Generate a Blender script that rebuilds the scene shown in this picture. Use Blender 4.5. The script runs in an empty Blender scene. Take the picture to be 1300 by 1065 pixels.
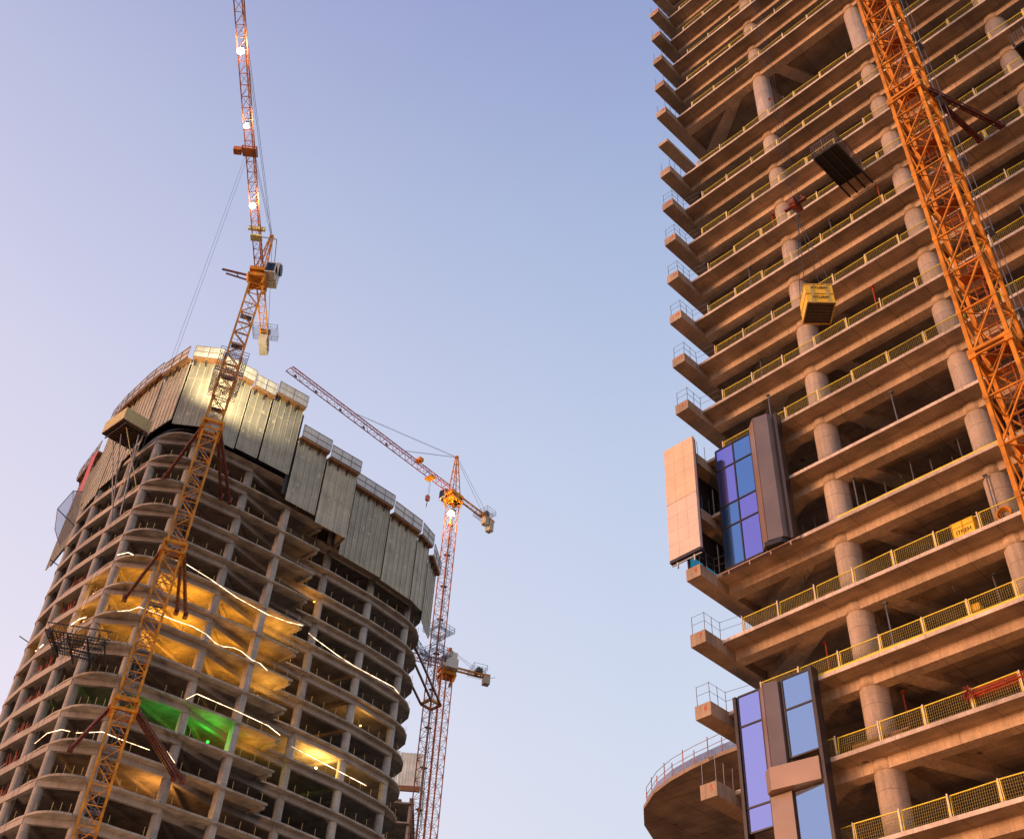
import bpy, math, random
from mathutils import Vector, Matrix
random.seed(7)
R=math.radians
scene=bpy.context.scene
col=scene.collection
# ---------------------------------------------------------------- helpers
class MB:
    def __init__(s): s.v=[]; s.f=[]
    def poly(s,pts):
        n=len(s.v); s.v+= [tuple(p) for p in pts]; s.f.append(tuple(range(n,n+len(pts))))
    def box(s,x0,x1,y0,y1,z0,z1):
        n=len(s.v)
        s.v+=[(x0,y0,z0),(x1,y0,z0),(x1,y1,z0),(x0,y1,z0),(x0,y0,z1),(x1,y0,z1),(x1,y1,z1),(x0,y1,z1)]
        s.f+=[tuple(n+i for i in q) for q in ((0,3,2,1),(4,5,6,7),(0,1,5,4),(1,2,6,5),(2,3,7,6),(3,0,4,7))]
    def prism(s,poly,z0,z1):
        n=len(s.v); m=len(poly)
        s.v+=[(p[0],p[1],z0) for p in poly]+[(p[0],p[1],z1) for p in poly]
        s.f.append(tuple(n+i for i in range(m))[::-1]); s.f.append(tuple(n+m+i for i in range(m)))
        for i in range(m):
            j=(i+1)%m; s.f.append((n+i,n+j,n+m+j,n+m+i))
    def bar(s,a,b,w,h=None,up=None):
        a=Vector(a);b=Vector(b);d=(b-a)
        if d.length<1e-5: return
        d.normalize(); h=h or w
        u=Vector(up) if up else (Vector((0,0,1)) if abs(d.z)<.95 else Vector((1,0,0)))
        x=d.cross(u); x.normalize(); y=x.cross(d)
        n=len(s.v)
        for p in (a,b):
            for q in ((-1,-1),(1,-1),(1,1),(-1,1)): s.v.append(tuple(p+x*(q[0]*w/2)+y*(q[1]*h/2)))
        s.f+=[tuple(n+i for i in q) for q in ((3,2,1,0),(4,5,6,7),(0,1,5,4),(1,2,6,5),(2,3,7,6),(3,0,4,7))]
    def tube(s,a,b,r,k=8,r2=None):
        a=Vector(a);b=Vector(b);d=(b-a); 
        if d.length<1e-5: return
        d.normalize(); r2=r if r2 is None else r2
        u=Vector((0,0,1)) if abs(d.z)<.95 else Vector((1,0,0))
        x=d.cross(u);x.normalize();y=x.cross(d);n=len(s.v)
        for p,rr in ((a,r),(b,r2)):
            for i in range(k):
                t=2*math.pi*i/k; s.v.append(tuple(p+x*math.cos(t)*rr+y*math.sin(t)*rr))
        s.f.append(tuple(n+i for i in range(k))[::-1]); s.f.append(tuple(n+k+i for i in range(k)))
        for i in range(k):
            j=(i+1)%k; s.f.append((n+i,n+j,n+k+j,n+k+i))
    def ball(s,c,r,k=12,m=8):
        n=len(s.v); c=Vector(c)
        for i in range(m+1):
            a=math.pi*i/m
            for j in range(k): b=2*math.pi*j/k; s.v.append(tuple(c+Vector((math.sin(a)*math.cos(b),math.sin(a)*math.sin(b),math.cos(a)))*r))
        for i in range(m):
            for j in range(k): s.f.append((n+i*k+j,n+i*k+(j+1)%k,n+(i+1)*k+(j+1)%k,n+(i+1)*k+j))
    def path(s,pts,r,k=5):
        for a,b in zip(pts,pts[1:]): s.tube(a,b,r,k)
    def lattice(s,a,b,w,h,bay,rc,rb,up=None,faces=(0,1,2,3),flip=False):
        """square truss from a to b; chords at +-w/2,+-h/2, one horizontal and one diagonal per bay and face"""
        a=Vector(a);b=Vector(b);L=(b-a).length;d=(b-a).normalized()
        u=Vector(up) if up else (Vector((0,0,1)) if abs(d.z)<.95 else Vector((1,0,0)))
        x=d.cross(u).normalized();y=x.cross(d)
        c=[(-w/2,-h/2),(w/2,-h/2),(w/2,h/2),(-w/2,h/2)]
        P=lambda i,t:a+d*t+x*c[i][0]+y*c[i][1]
        for i in range(4): s.bar(P(i,0),P(i,L),rc,rc,up=tuple(y))
        n=max(1,round(L/bay)); st=L/n
        for k in range(n):
            for i in faces:
                j=(i+1)%4
                s.bar(P(i,k*st),P(j,k*st),rb)
                if (k+i+(1 if flip else 0))%2==0 or False: s.bar(P(i,k*st),P(j,(k+1)*st),rb)
                else: s.bar(P(j,k*st),P(i,(k+1)*st),rb)
        for i in faces: s.bar(P(i,L),P((i+1)%4,L),rb)
    def build(s,name,mat,parent=None,smooth=False):
        me=bpy.data.meshes.new(name); me.from_pydata(s.v,[],s.f); me.update()
        if smooth:
            for p in me.polygons: p.use_smooth=True
        o=bpy.data.objects.new(name,me); col.objects.link(o)
        if mat: me.materials.append(mat)
        if parent: o.parent=parent
        return o
def thing(name,label,cat,loc=(0,0,0),rz=0,group=None,kind=None):
    o=bpy.data.objects.new(name,None); col.objects.link(o); o.empty_display_size=.5
    o.location=loc; o.rotation_euler=(0,0,rz); tag(o,label,cat,group,kind); return o
def tag(o,label=None,cat=None,group=None,kind=None):
    if label:o['label']=label
    if cat:o['category']=cat
    if group:o['group']=group
    if kind:o['kind']=kind
    return o
def copy_tree(o,parent=None):
    c=o.copy(); col.objects.link(c)
    if parent: c.parent=parent
    for ch in list(o.children): copy_tree(ch,c)
    return c
def text_mesh(body,size,ext=.01):
    cu=bpy.data.curves.new('lettering','FONT'); cu.body=body; cu.size=size; cu.extrude=ext; cu.align_x='CENTER'; cu.align_y='CENTER'
    o=bpy.data.objects.new('lettering',cu); col.objects.link(o)
    dg=bpy.context.evaluated_depsgraph_get(); me=bpy.data.meshes.new_from_object(o.evaluated_get(dg))
    bpy.data.objects.remove(o); bpy.data.curves.remove(cu)
    return me
# ---------------------------------------------------------------- materials
def nodes(name):
    m=bpy.data.materials.new(name); m.use_nodes=True; nt=m.node_tree
    return m,nt,nt.nodes['Principled BSDF']
def plain(name,c,rough=.6,metal=0,var=.25,scale=3.,bump=0.,emis=None,es=0):
    m,nt,b=nodes(name); N=nt.nodes; L=nt.links
    tc=N.new('ShaderNodeTexCoord'); no=N.new('ShaderNodeTexNoise'); no.inputs['Scale'].default_value=scale; no.inputs['Detail'].default_value=6
    L.new(tc.outputs['Object'],no.inputs['Vector'])
    cr=N.new('ShaderNodeValToRGB'); cr.color_ramp.elements[0].position=.3; cr.color_ramp.elements[1].position=.72
    cr.color_ramp.elements[0].color=(*[x*(1-var) for x in c],1); cr.color_ramp.elements[1].color=(*[min(1,x*(1+var*.5)) for x in c],1)
    L.new(no.outputs['Fac'],cr.inputs['Fac']); L.new(cr.outputs['Color'],b.inputs['Base Color'])
    b.inputs['Roughness'].default_value=rough; b.inputs['Metallic'].default_value=metal
    if bump:
        bu=N.new('ShaderNodeBump'); bu.inputs['Strength'].default_value=bump; bu.inputs['Distance'].default_value=.02
        L.new(no.outputs['Fac'],bu.inputs['Height']); L.new(bu.outputs['Normal'],b.inputs['Normal'])
    return m
def emit(name,c,s):
    m,nt,b=nodes(name); b.inputs['Base Color'].default_value=(*c,1); b.inputs['Emission Color'].default_value=(*c,1); b.inputs['Emission Strength'].default_value=s; return m
def concrete(name,base,mode='slab',rot=0.0,var=.38,bw=2.4,bh=1.2):
    """cast concrete: broad blotches, fine grain, streaks, joints of the formwork boards"""
    m,nt,b=nodes(name); N=nt.nodes; L=nt.links
    tc=N.new('ShaderNodeTexCoord')
    def noise(sc,det,scale3=None):
        no=N.new('ShaderNodeTexNoise'); no.inputs['Scale'].default_value=sc; no.inputs['Detail'].default_value=det
        if scale3:
            mp=N.new('ShaderNodeMapping'); mp.inputs['Scale'].default_value=scale3; L.new(tc.outputs['Object'],mp.inputs['Vector']); L.new(mp.outputs['Vector'],no.inputs['Vector'])
        else: L.new(tc.outputs['Object'],no.inputs['Vector'])
        return no
    n1=noise(.55,5); n2=noise(9,8); n3=noise(1.0,4,(5,5,.35) if mode!='slab' else (.6,3,3))
    mr=N.new('ShaderNodeMapRange'); mr.inputs['From Min'].default_value=.3; mr.inputs['From Max'].default_value=.7
    mr.inputs['To Min'].default_value=1-var; mr.inputs['To Max'].default_value=1+var*.6; L.new(n1.outputs['Fac'],mr.inputs['Value'])
    m2=N.new('ShaderNodeMapRange'); m2.inputs['From Min'].default_value=.3; m2.inputs['From Max'].default_value=.7
    m2.inputs['To Min'].default_value=.86; m2.inputs['To Max'].default_value=1.1; L.new(n2.outputs['Fac'],m2.inputs['Value'])
    m3=N.new('ShaderNodeMapRange'); m3.inputs['From Min'].default_value=.3; m3.inputs['From Max'].default_value=.7
    m3.inputs['To Min'].default_value=.82; m3.inputs['To Max'].default_value=1.1; L.new(n3.outputs['Fac'],m3.inputs['Value'])
    a=N.new('ShaderNodeMath'); a.operation='MULTIPLY'; L.new(mr.outputs[0],a.inputs[0]); L.new(m2.outputs[0],a.inputs[1])
    a2=N.new('ShaderNodeMath'); a2.operation='MULTIPLY'; L.new(a.outputs[0],a2.inputs[0]); L.new(m3.outputs[0],a2.inputs[1])
    last=a2
    mp=N.new('ShaderNodeMapping'); mp.inputs['Rotation'].default_value=(0,0,rot); L.new(tc.outputs['Object'],mp.inputs['Vector'])
    if mode=='slab':
        br=N.new('ShaderNodeTexBrick'); br.inputs['Scale'].default_value=1; br.offset=.0
        br.inputs['Brick Width'].default_value=bw; br.inputs['Row Height'].default_value=bh; br.inputs['Mortar Size'].default_value=.022; br.inputs['Mortar Smooth'].default_value=.3
        br.inputs['Color1'].default_value=(.88,.88,.88,1); br.inputs['Color2'].default_value=(1.1,1.1,1.1,1); br.inputs['Mortar'].default_value=(.45,.45,.45,1)
        L.new(mp.outputs['Vector'],br.inputs['Vector'])
        vo=N.new('ShaderNodeTexVoronoi'); vo.inputs['Scale'].default_value=.42; vo.inputs['Randomness'].default_value=.35; L.new(mp.outputs['Vector'],vo.inputs['Vector'])
        vm=N.new('ShaderNodeMapRange'); vm.inputs['From Min'].default_value=.045; vm.inputs['From Max'].default_value=.09; vm.inputs['To Min'].default_value=.3; vm.inputs['To Max'].default_value=1
        L.new(vo.outputs['Distance'],vm.inputs['Value'])
        a3=N.new('ShaderNodeMath'); a3.operation='MULTIPLY'; L.new(last.outputs[0],a3.inputs[0]); L.new(br.outputs['Color'],a3.inputs[1])
        a4=N.new('ShaderNodeMath'); a4.operation='MULTIPLY'; L.new(a3.outputs[0],a4.inputs[0]); L.new(vm.outputs[0],a4.inputs[1]); last=a4
    if mode=='column':
        sx=N.new('ShaderNodeSeparateXYZ'); L.new(tc.outputs['Object'],sx.inputs[0])
        fr=N.new('ShaderNodeMath'); fr.operation='FRACT'; dv=N.new('ShaderNodeMath'); dv.operation='DIVIDE'; dv.inputs[1].default_value=1.4
        L.new(sx.outputs['Z'],dv.inputs[0]); L.new(dv.outputs[0],fr.inputs[0])
        gt=N.new('ShaderNodeMapRange'); gt.inputs['From Min'].default_value=.0; gt.inputs['From Max'].default_value=.045; gt.inputs['To Min'].default_value=.55; gt.inputs['To Max'].default_value=1
        L.new(fr.outputs[0],gt.inputs['Value'])
        a3=N.new('ShaderNodeMath'); a3.operation='MULTIPLY'; L.new(last.outputs[0],a3.inputs[0]); L.new(gt.outputs[0],a3.inputs[1]); last=a3
    if mode=='beam':
        sx=N.new('ShaderNodeSeparateXYZ'); L.new(mp.outputs['Vector'],sx.inputs[0])
        dv=N.new('ShaderNodeMath'); dv.operation='DIVIDE'; dv.inputs[1].default_value=2.45; fr=N.new('ShaderNodeMath'); fr.operation='FRACT'
        L.new(sx.outputs['X'],dv.inputs[0]); L.new(dv.outputs[0],fr.inputs[0])
        gt=N.new('ShaderNodeMapRange'); gt.inputs['From Min'].default_value=.0; gt.inputs['From Max'].default_value=.02; gt.inputs['To Min'].default_value=.5; gt.inputs['To Max'].default_value=1
        L.new(fr.outputs[0],gt.inputs['Value'])
        a3=N.new('ShaderNodeMath'); a3.operation='MULTIPLY'; L.new(last.outputs[0],a3.inputs[0]); L.new(gt.outputs[0],a3.inputs[1]); last=a3
    oi=N.new('ShaderNodeObjectInfo'); orr=N.new('ShaderNodeMapRange'); orr.inputs['To Min'].default_value=.86; orr.inputs['To Max'].default_value=1.12; L.new(oi.outputs['Random'],orr.inputs['Value'])
    om=N.new('ShaderNodeMath'); om.operation='MULTIPLY'; L.new(last.outputs[0],om.inputs[0]); L.new(orr.outputs[0],om.inputs[1]); last=om
    vm=N.new('ShaderNodeVectorMath'); vm.operation='SCALE'; vm.inputs[0].default_value=base; L.new(last.outputs[0],vm.inputs['Scale'])
    L.new(vm.outputs[0],b.inputs['Base Color']); b.inputs['Roughness'].default_value=.85
    bu=N.new('ShaderNodeBump'); bu.inputs['Strength'].default_value=.35; bu.inputs['Distance'].default_value=.02
    L.new(last.outputs[0],bu.inputs['Height']); L.new(bu.outputs['Normal'],b.inputs['Normal'])
    return m
W=(.40,.30,.215)
c_slab=concrete('concrete_slab',W,'slab'); c_beam=concrete('concrete_beam',(.56,.43,.31),'beam',var=.28); c_edge_lit=concrete('concrete_edge_highlight',(.62,.52,.44),'beam',var=.3); c_end=concrete('concrete_end_beam',(.42,.32,.235),'plain',var=.3); c_col=concrete('concrete_column',(.46,.385,.33),'column',var=.2)  # edge concrete is paler: sunlight on the slab edges put into its colour
c_core=concrete('concrete_core',(.2,.17,.14),'plain')  # darker concrete, shade of the deep floors put into the colour
W2=(.36,.30,.24)
d_slab=concrete('grey_slab',W2,'slab',rot=R(40)); d_beam=concrete('grey_beam',(.37,.31,.26),'plain',var=.2); d_col=concrete('grey_column',(.38,.33,.28),'column',var=.2)
yellow=plain('yellow_paint',(.78,.64,.02),.45,var=.2); yellow2=plain('yellow_box_paint',(.95,.58,.0),.4,var=.12,scale=1.5)
galv=plain('galvanised_steel',(.5,.47,.43),.4,.6,var=.2); galv2=plain('scaffold_tube',(.2,.22,.28),.5,.5)
orange=plain('crane_orange',(.66,.24,.004),.7,var=.5,scale=1.3,bump=.2); orange2=plain('dull_crane_orange',(.42,.10,.012),.5,var=.45,scale=1.1); redsteel=plain('red_tie_steel',(.16,.035,.02),.55,var=.35)
pinkred=plain('faded_red_crane_paint',(.42,.08,.06),.5,var=.35,scale=.8)
dark=plain('dark_steel',(.05,.045,.045),.5,.3); black=plain('black_plywood',(.012,.012,.014),.5)
white=plain('cab_white',(.6,.56,.48),.5); wire=plain('steel_rope',(.07,.07,.08),.5,.5); cwt=plain('counterweight_concrete',(.48,.4,.32),.85,var=.3)
timber=plain('brown_timber',(.26,.12,.045),.7,var=.4,scale=2.5); ply=plain('yellow_plywood',(.5,.42,.2),.7,var=.25)
stone=plain('pale_stone_panel',(.70,.58,.50),.7,var=.1,scale=1.2); stone2=plain('peach_stone_panel',(.72,.54,.39),.7,var=.1,scale=1.2)
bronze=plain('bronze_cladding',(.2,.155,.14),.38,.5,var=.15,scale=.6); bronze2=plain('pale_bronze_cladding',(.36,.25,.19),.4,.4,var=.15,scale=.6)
frame_m=plain('dark_window_frame',(.035,.03,.035),.4,.3); redink=plain('red_paint',(.55,.06,.03),.6,var=.3,scale=20); blk=plain('black_paint',(.03,.02,.02),.6)
rebar=plain('rusty_rebar',(.42,.07,.03),.7,var=.4,scale=4); redmesh=plain('red_safety_net',(.42,.05,.07),.6)
whiterail=plain('white_post',(.72,.62,.5),.5,var=.15)
def pane_mat(name,c):
    m,nt,b=nodes(name); b.inputs['Base Color'].default_value=(*c,1); b.inputs['Metallic'].default_value=.85; b.inputs['Roughness'].default_value=.06; return m
g_v=pane_mat('violet_glass',(.23,.235,.70)); g_b=pane_mat('blue_glass',(.12,.26,.58)); g_v2=pane_mat('pale_violet_glass',(.34,.39,.84)); g_b2=pane_mat('pale_blue_glass',(.27,.42,.70)); g_d=pane_mat('dark_glass',(.03,.04,.06))
def clear(name,c,t=.5):
    m,nt,b=nodes(name); N=nt.nodes;L=nt.links; tr=N.new('ShaderNodeBsdfTransparent'); tr.inputs['Color'].default_value=(*c,1)
    mx=N.new('ShaderNodeMixShader'); mx.inputs['Fac'].default_value=t; L.new(tr.outputs[0],mx.inputs[1]); L.new(b.outputs[0],mx.inputs[2])
    b.inputs['Base Color'].default_value=(*[x*.5 for x in c],1); b.inputs['Roughness'].default_value=.1
    L.new(mx.outputs[0],N['Material Output'].inputs['Surface']); return m
g_t=clear('turquoise_glass',(.22,.62,.72),.25)
net_m=clear('grey_net',(.84,.84,.88),.14)
def screen_mat(name,c,meshy=.0):
    m,nt,b=nodes(name); N=nt.nodes;L=nt.links
    tc=N.new('ShaderNodeTexCoord'); no=N.new('ShaderNodeTexNoise'); no.inputs['Scale'].default_value=.35; no.inputs['Detail'].default_value=8
    L.new(tc.outputs['Object'],no.inputs['Vector'])
    n2=N.new('ShaderNodeTexNoise'); n2.inputs['Scale'].default_value=1; mp=N.new('ShaderNodeMapping'); mp.inputs['Scale'].default_value=(4,4,.12); L.new(tc.outputs['Object'],mp.inputs['Vector']); L.new(mp.outputs[0],n2.inputs['Vector'])
    ad=N.new('ShaderNodeMath'); ad.operation='MULTIPLY'; L.new(no.outputs['Fac'],ad.inputs[0]); L.new(n2.outputs['Fac'],ad.inputs[1])
    cr=N.new('ShaderNodeValToRGB'); cr.color_ramp.elements[0].position=.12; cr.color_ramp.elements[1].position=.4
    cr.color_ramp.elements[0].color=(*[x*.6 for x in c],1); cr.color_ramp.elements[1].color=(*[x*1.15 for x in c],1)
    L.new(ad.outputs[0],cr.inputs['Fac']); b.inputs['Roughness'].default_value=.45; b.inputs['Metallic'].default_value=.35
    oi=N.new('ShaderNodeObjectInfo'); orr=N.new('ShaderNodeMapRange'); orr.inputs['To Min'].default_value=.8; orr.inputs['To Max'].default_value=1.12; L.new(oi.outputs['Random'],orr.inputs['Value'])
    vs=N.new('ShaderNodeVectorMath'); vs.operation='SCALE'; L.new(cr.outputs['Color'],vs.inputs[0]); L.new(orr.outputs[0],vs.inputs['Scale']); L.new(vs.outputs[0],b.inputs['Base Color'])
    if meshy:
        tr=N.new('ShaderNodeBsdfTransparent'); mx=N.new('ShaderNodeMixShader'); mx.inputs['Fac'].default_value=1-meshy
        L.new(tr.outputs[0],mx.inputs[1]); L.new(b.outputs[0],mx.inputs[2]); L.new(mx.outputs[0],N['Material Output'].inputs['Surface'])
    return m
scr=screen_mat('perforated_screen',(.40,.345,.24)); scr_top=screen_mat('mesh_screen',(.58,.52,.42),.35)
led=emit('led_strip',(1,.70,.42),3.6); 
_m=led; _N=_m.node_tree.nodes; _L=_m.node_tree.links; _n=_N.new('ShaderNodeTexNoise'); _n.inputs['Scale'].default_value=1.3; _t=_N.new('ShaderNodeTexCoord'); _L.new(_t.outputs['Object'],_n.inputs['Vector'])
_r=_N.new('ShaderNodeMapRange'); _r.inputs['From Min'].default_value=.35; _r.inputs['From Max'].default_value=.65; _r.inputs['To Min'].default_value=1.1; _r.inputs['To Max'].default_value=5.5; _L.new(_n.outputs['Fac'],_r.inputs['Value']); _L.new(_r.outputs[0],_N['Principled BSDF'].inputs['Emission Strength'])
bulb=emit('lamp_glow',(1,.86,.55),160)
# ================================================================ RIGHT TOWER
h=4.2; D=h/.0773; OX,OY=10.479,53.314; RZ=R(-48.06)
zf=lambda n:1.6+D*(.529+.0773*(n-6))
SV=Vector((.66835,-.74385,0)); TV=Vector((.74385,.66835,0)); OV=Vector((OX,OY,0))
def rw(s,t,z): return OV+SV*s+TV*t+Vector((0,0,z))
rt=thing('concrete_tower','tall unfinished concrete tower on the right with open floors, round columns and numbered beam ends','tower',(OX,OY,0),RZ)
SMAX=35.; FL=[n for n in range(0,26) if n!=18]
COLS=[8.3,16.9,25.5,34.1]
for n in FL:
    z=zf(n)
    mb=MB()
    if n==6:
        mb.prism([(1.003,1.5),(SMAX,1.5),(SMAX,22),(1.003,22)],z+.55,z+.76)
        m2=MB(); m2.prism([(-.003,4.76),(-2,4.72),(-4.1,4.95),(-6,5.35),(-7.8,6.0),(-9.6,7.2),(-11,8.9),(-12,11),(-12.4,14),(-12.4,22),(-.003,22)],z+.55,z+.76)
        m2.build('curved_balcony',c_slab,rt)
    else:
        mb.prism([(1.003,1.5),(SMAX,1.5),(SMAX,22),(1.003,22)],z+.55,z+.76)
    tag(mb.build('floor_slab',c_slab,rt))
    mb=MB(); mb.box(1.003,SMAX,1.494,1.4975,z+.555,z+.755); mb.build('edge_highlight',c_edge_lit,rt)  # pale strip proud of the slab, a painted sunlit highlight
    mb=MB(); mb.box(0,1.0,0,22,z,z+.75)
    eb=mb.build('end_beam',c_end,rt)
    mb=MB(); mb.box(1.003,SMAX,2.6,3.3,z,z+.547); mb.build('spandrel_beam',c_beam,rt)
    mb=MB()
    for s in COLS: mb.box(s-.35,s+.35,3.303,13.9,z+.0,z+.547)
    mb.box(1.003,SMAX,14,14.6,z+.003,z+.547)
    mb.build('cross_beams',c_beam,rt)
    mb=MB(); mb.prism([(4.7,3.303),(6.3,3.303),(1.003,6.9),(1.003,5.4)],z+.01,z+.547)
    mb.prism([(9.6,3.303),(10.6,3.303),(15.0,13.9),(14.0,13.9)],z+.15,z+.547)
    mb.build('diagonal_beams',c_beam,rt)
    if n>=5:
        me=text_mesh(str(n),.42); 
        t=bpy.data.objects.new('painted_number',me); col.objects.link(t); me.materials.append(redink); t.parent=eb; t.location=(.68,-.004,z+.46); t.rotation_euler=(R(90),0,0)
# thin strut where the floor is left out
z=zf(18); mb=MB(); mb.box(0,.95,0,5.2,z,z+.34); mb.build('end_strut',c_beam,rt)
top=zf(25)+.5
def column_mesh(s,t,r,z1):
    mb=MB(); mb.tube((s,t,0),(s,t,z1),r,28); return mb
for s in COLS:
    column_mesh(s,3.25,.70,top).build('column',c_col,rt,True)
for s in COLS:
    column_mesh(s,14.3,.6,top).build('rear_column',c_col,rt,True)
# shade with smooth sides, flat caps hidden by slabs
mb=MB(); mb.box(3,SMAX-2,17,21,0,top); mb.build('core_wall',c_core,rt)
# collar bulges where column meets spandrel
for s in COLS[:3]:
    for n in FL:
        if n<3: continue
        mb=MB(); mb.tube((s,3.2,zf(n)+.02),(s,3.2,zf(n)+.545),.735,24); mb.build('column_head',c_beam,rt,True)
# light gauge props/pipes inside floors 8-10
# --- guard rails: panel prototype
def panel_mesh(w,hh=1.05):
    mb=MB()
    mb.bar((0,0,hh),(w,0,hh),.045); mb.bar((0,0,.08),(w,0,.08),.035)
    mb.bar((.03,0,.08),(.03,0,hh),.04); mb.bar((w-.03,0,.08),(w-.03,0,hh),.04)
    n=int(w/.105)
    for i in range(1,n): mb.bar((i*w/n,0,.08),(i*w/n,0,hh),.014)
    for k in range(1,7): mb.bar((0,.012,.08+k*.14),(w,.012,.08+k*.14),.010)
    return mb
PW=2.3
proto=panel_mesh(PW-.09).build('mesh_panel',yellow); pmesh=proto.data; pmesh.materials.append(plain('mesh_wire',(.30,.24,.05),.6))
for f in pmesh.polygons:
    if f.index>=24: f.material_index=1
if 1:
     bpy.data.objects.remove(proto)
mb=MB(); mb.bar((0,-.04,-.0),(0,-.04,1.12),.06); mb.box(-.06,.06,-.1,.1,0,.03); pr=mb.build('post',whiterail); post=pr.data; bpy.data.objects.remove(pr)
for n in FL:
    if n in (9,) or n<3 or n>24: continue
    z=zf(n)+.76
    s0=2.0
    if n==8: s0=8.8
    if n==6: s0=2.5
    g=thing('guard_rail','yellow mesh guard rail along the slab edge of floor %d of the right tower'%n,'guard rail',tuple(rw(0,1.82,z)),RZ,'yellow guard rails on the right tower')
    k=0; s=s0+(n*0.37)%.6
    rr=random.Random(n)
    while s<SMAX-3:
        if 30<s: break
        if n==8 and not(9.0<s<30): s+=PW; continue
        # height of panels on floor 8 is low, lying boards
        o=bpy.data.objects.new('mesh_panel',pmesh); col.objects.link(o); o.parent=g; o.location=(s+.05,0,0)
        if n==8: o.rotation_euler=(R(-84),0,0); o.location=(s+.05,.1,.02)
        else: o.rotation_euler=(R(rr.uniform(-6,4)),R(rr.uniform(-.8,.8)),R(rr.uniform(-1.5,1.5)))
        p=bpy.data.objects.new('post',post); col.objects.link(p); p.parent=g; p.location=(s,0,0)
        if n==8: p.scale=(1,1,.15)
        s+=PW; k+=1
# scaffold guard around the beam tips
for n in FL:
    if n<5 or n>24: continue
    z=zf(n)+.75; rr=random.Random(n*3)
    g=thing('edge_guard','thin tube guard around the cantilevered end beam numbered %d'%n,'guard rail',tuple(rw(0,0,z)),RZ,'tube guards on the beam ends')
    mb=MB(); ps=[(.1,.1),(.92,.1),(.92,.75),(.92,1.45)]
    for x,y in ps:
        mb=MB(); mb.tube((x,y,0),(x+rr.uniform(-.04,.04),y+rr.uniform(-.04,.04),1.15),.02,5); mb.build('post',galv2,g)
    if n in (6,7,8,11,12,13,14,15,16):
        mb=MB()
        for zz in (.6,1.1):
            mb.path([(.1,.1,zz),(.92,.1,zz),(.92,1.45,zz),(2.3,1.62,zz)],.014,4)
        mb.build('rails',galv2,g)
# --- podium balustrade, floor 5
z=zf(6)+.76
pts=[(-12.2,14),(-11.8,11),(-10.8,9),(-9.5,7.4),(-7.7,6.2),(-6,5.5),(-4.1,5.1),(-2,4.87),(-.1,4.9)]
fine=[]
for a,b in zip(pts,pts[1:]):
    for i in range(4): fine.append((a[0]+(b[0]-a[0])*i/4,a[1]+(b[1]-a[1])*i/4))
fine.append(pts[-1])
g=thing('balcony_railing','curved thin railing with blue balusters on the curved balcony at floor six','railing',tuple(rw(0,0,z)),RZ)
mb=MB()
for zz in (1.15,.72): mb.path([(x,y,zz) for x,y in fine],.02,5)
mb.build('top_rail',galv,g)
mb=MB()
for i in range(0,len(fine),2): mb.tube((*fine[i],0),(*fine[i],1.3 if i%4 else .9),.03,5)
mb.build('posts',orange2,g)
mb=MB()
for a,b in zip(fine,fine[1:]):
    for i in range(9):
        x=a[0]+(b[0]-a[0])*i/9; y=a[1]+(b[1]-a[1])*i/9; mb.bar((x,y,0),(x,y,.5),.03)
mb.build('balusters',plain('blue_baluster',(.2,.3,.55),.5),g)
# --- facade units
def glass_unit(name,label,s0,t0,colsx,rows,mats,extra=None):
    u=thing(name,label,'facade panel',tuple(rw(0,0,0)),RZ)
    fr=MB()
    for x in colsx: fr.box(x-.035,x+.035,t0-.05,t0+.12,rows[0],rows[-1])
    for zz in rows:
        for a,b in zip(colsx,colsx[1:]): fr.box(a+.036,b-.036,t0-.045,t0+.115,zz-.04,zz+.04)
    fo=fr.build('window_frame',frame_m,u)
    for i,(a,b) in enumerate(zip(colsx,colsx[1:])):
        for j,(c,d) in enumerate(zip(rows,rows[1:])):
            q=MB(); q.box(a+.037,b-.037,t0+.0,t0+.03,c+.041,d-.041); o=q.build('pane',mats[i][j],u)
            o.rotation_euler=(0,0,0)
    return u
ua=glass_unit('facade_unit','blue and violet glazed facade unit beside a bronze fin, halfway up the right tower',0,1.2,[1.9,3.17,4.45],[39.3,42.05,43.6,46.35,47.9],[[g_b,g_b,g_v,g_v],[g_v,g_v,g_b,g_b]])
mb=MB(); mb.prism([(4.49,1.32),(4.49,1.12),(5.12,.62),(5.15,1.32)],39.4,48.3); mb.build('narrow_fin_face',bronze2,ua)  # paler bronze here: light falling on this face put into the colour
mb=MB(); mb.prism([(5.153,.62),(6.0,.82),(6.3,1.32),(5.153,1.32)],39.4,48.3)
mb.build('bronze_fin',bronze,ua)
mb=MB(); mb.prism([(4.9,.62),(5.9,.8),(6.2,1.3),(4.7,1.3)],39.1,39.39); mb.build('fin_soffit',frame_m,ua)
mb=MB(); mb.bar((1.6,1.0,39.0),(6.6,1.0,39.0),.06,.05); mb.bar((1.6,1.25,39.12),(6.8,1.25,39.12),.25,.12)
for s in (2.2,3.6,5.0,6.3): mb.bar((s,1.0,38.75),(s,1.0,39.02),.08)
mb.build('bottom_bracket',bronze2,ua)
mb=MB(); mb.box(6.32,6.5,1.0,1.5,39.2,48.2); mb.build('edge_profile',frame_m,ua)
uc=glass_unit('facade_unit','lower glazed facade unit with a dark metal fin between violet and blue glass',0,1.1,[1.9,3.25],[24.4,25.6,29.75,31.4],[[g_v2,g_v2,g_v2]])
q=glass_unit('tmp','x',0,1.1,[4.6,6.2],[27.3,29.75,31.4],[[g_b2,g_b2]])
for ch in list(q.children): ch.parent=uc
bpy.data.objects.remove(q)
mb=MB(); mb.prism([(3.29,1.2),(3.29,1.05),(3.72,.68),(3.75,1.2)],26.9,31.35); mb.build('narrow_fin_face',bronze2,uc)  # lit side of the fin painted in the paler bronze
mb=MB(); mb.prism([(3.753,.68),(4.45,.92),(4.5,1.2),(3.753,1.2)],26.9,31.35); mb.build('bronze_fin',bronze,uc)
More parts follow.
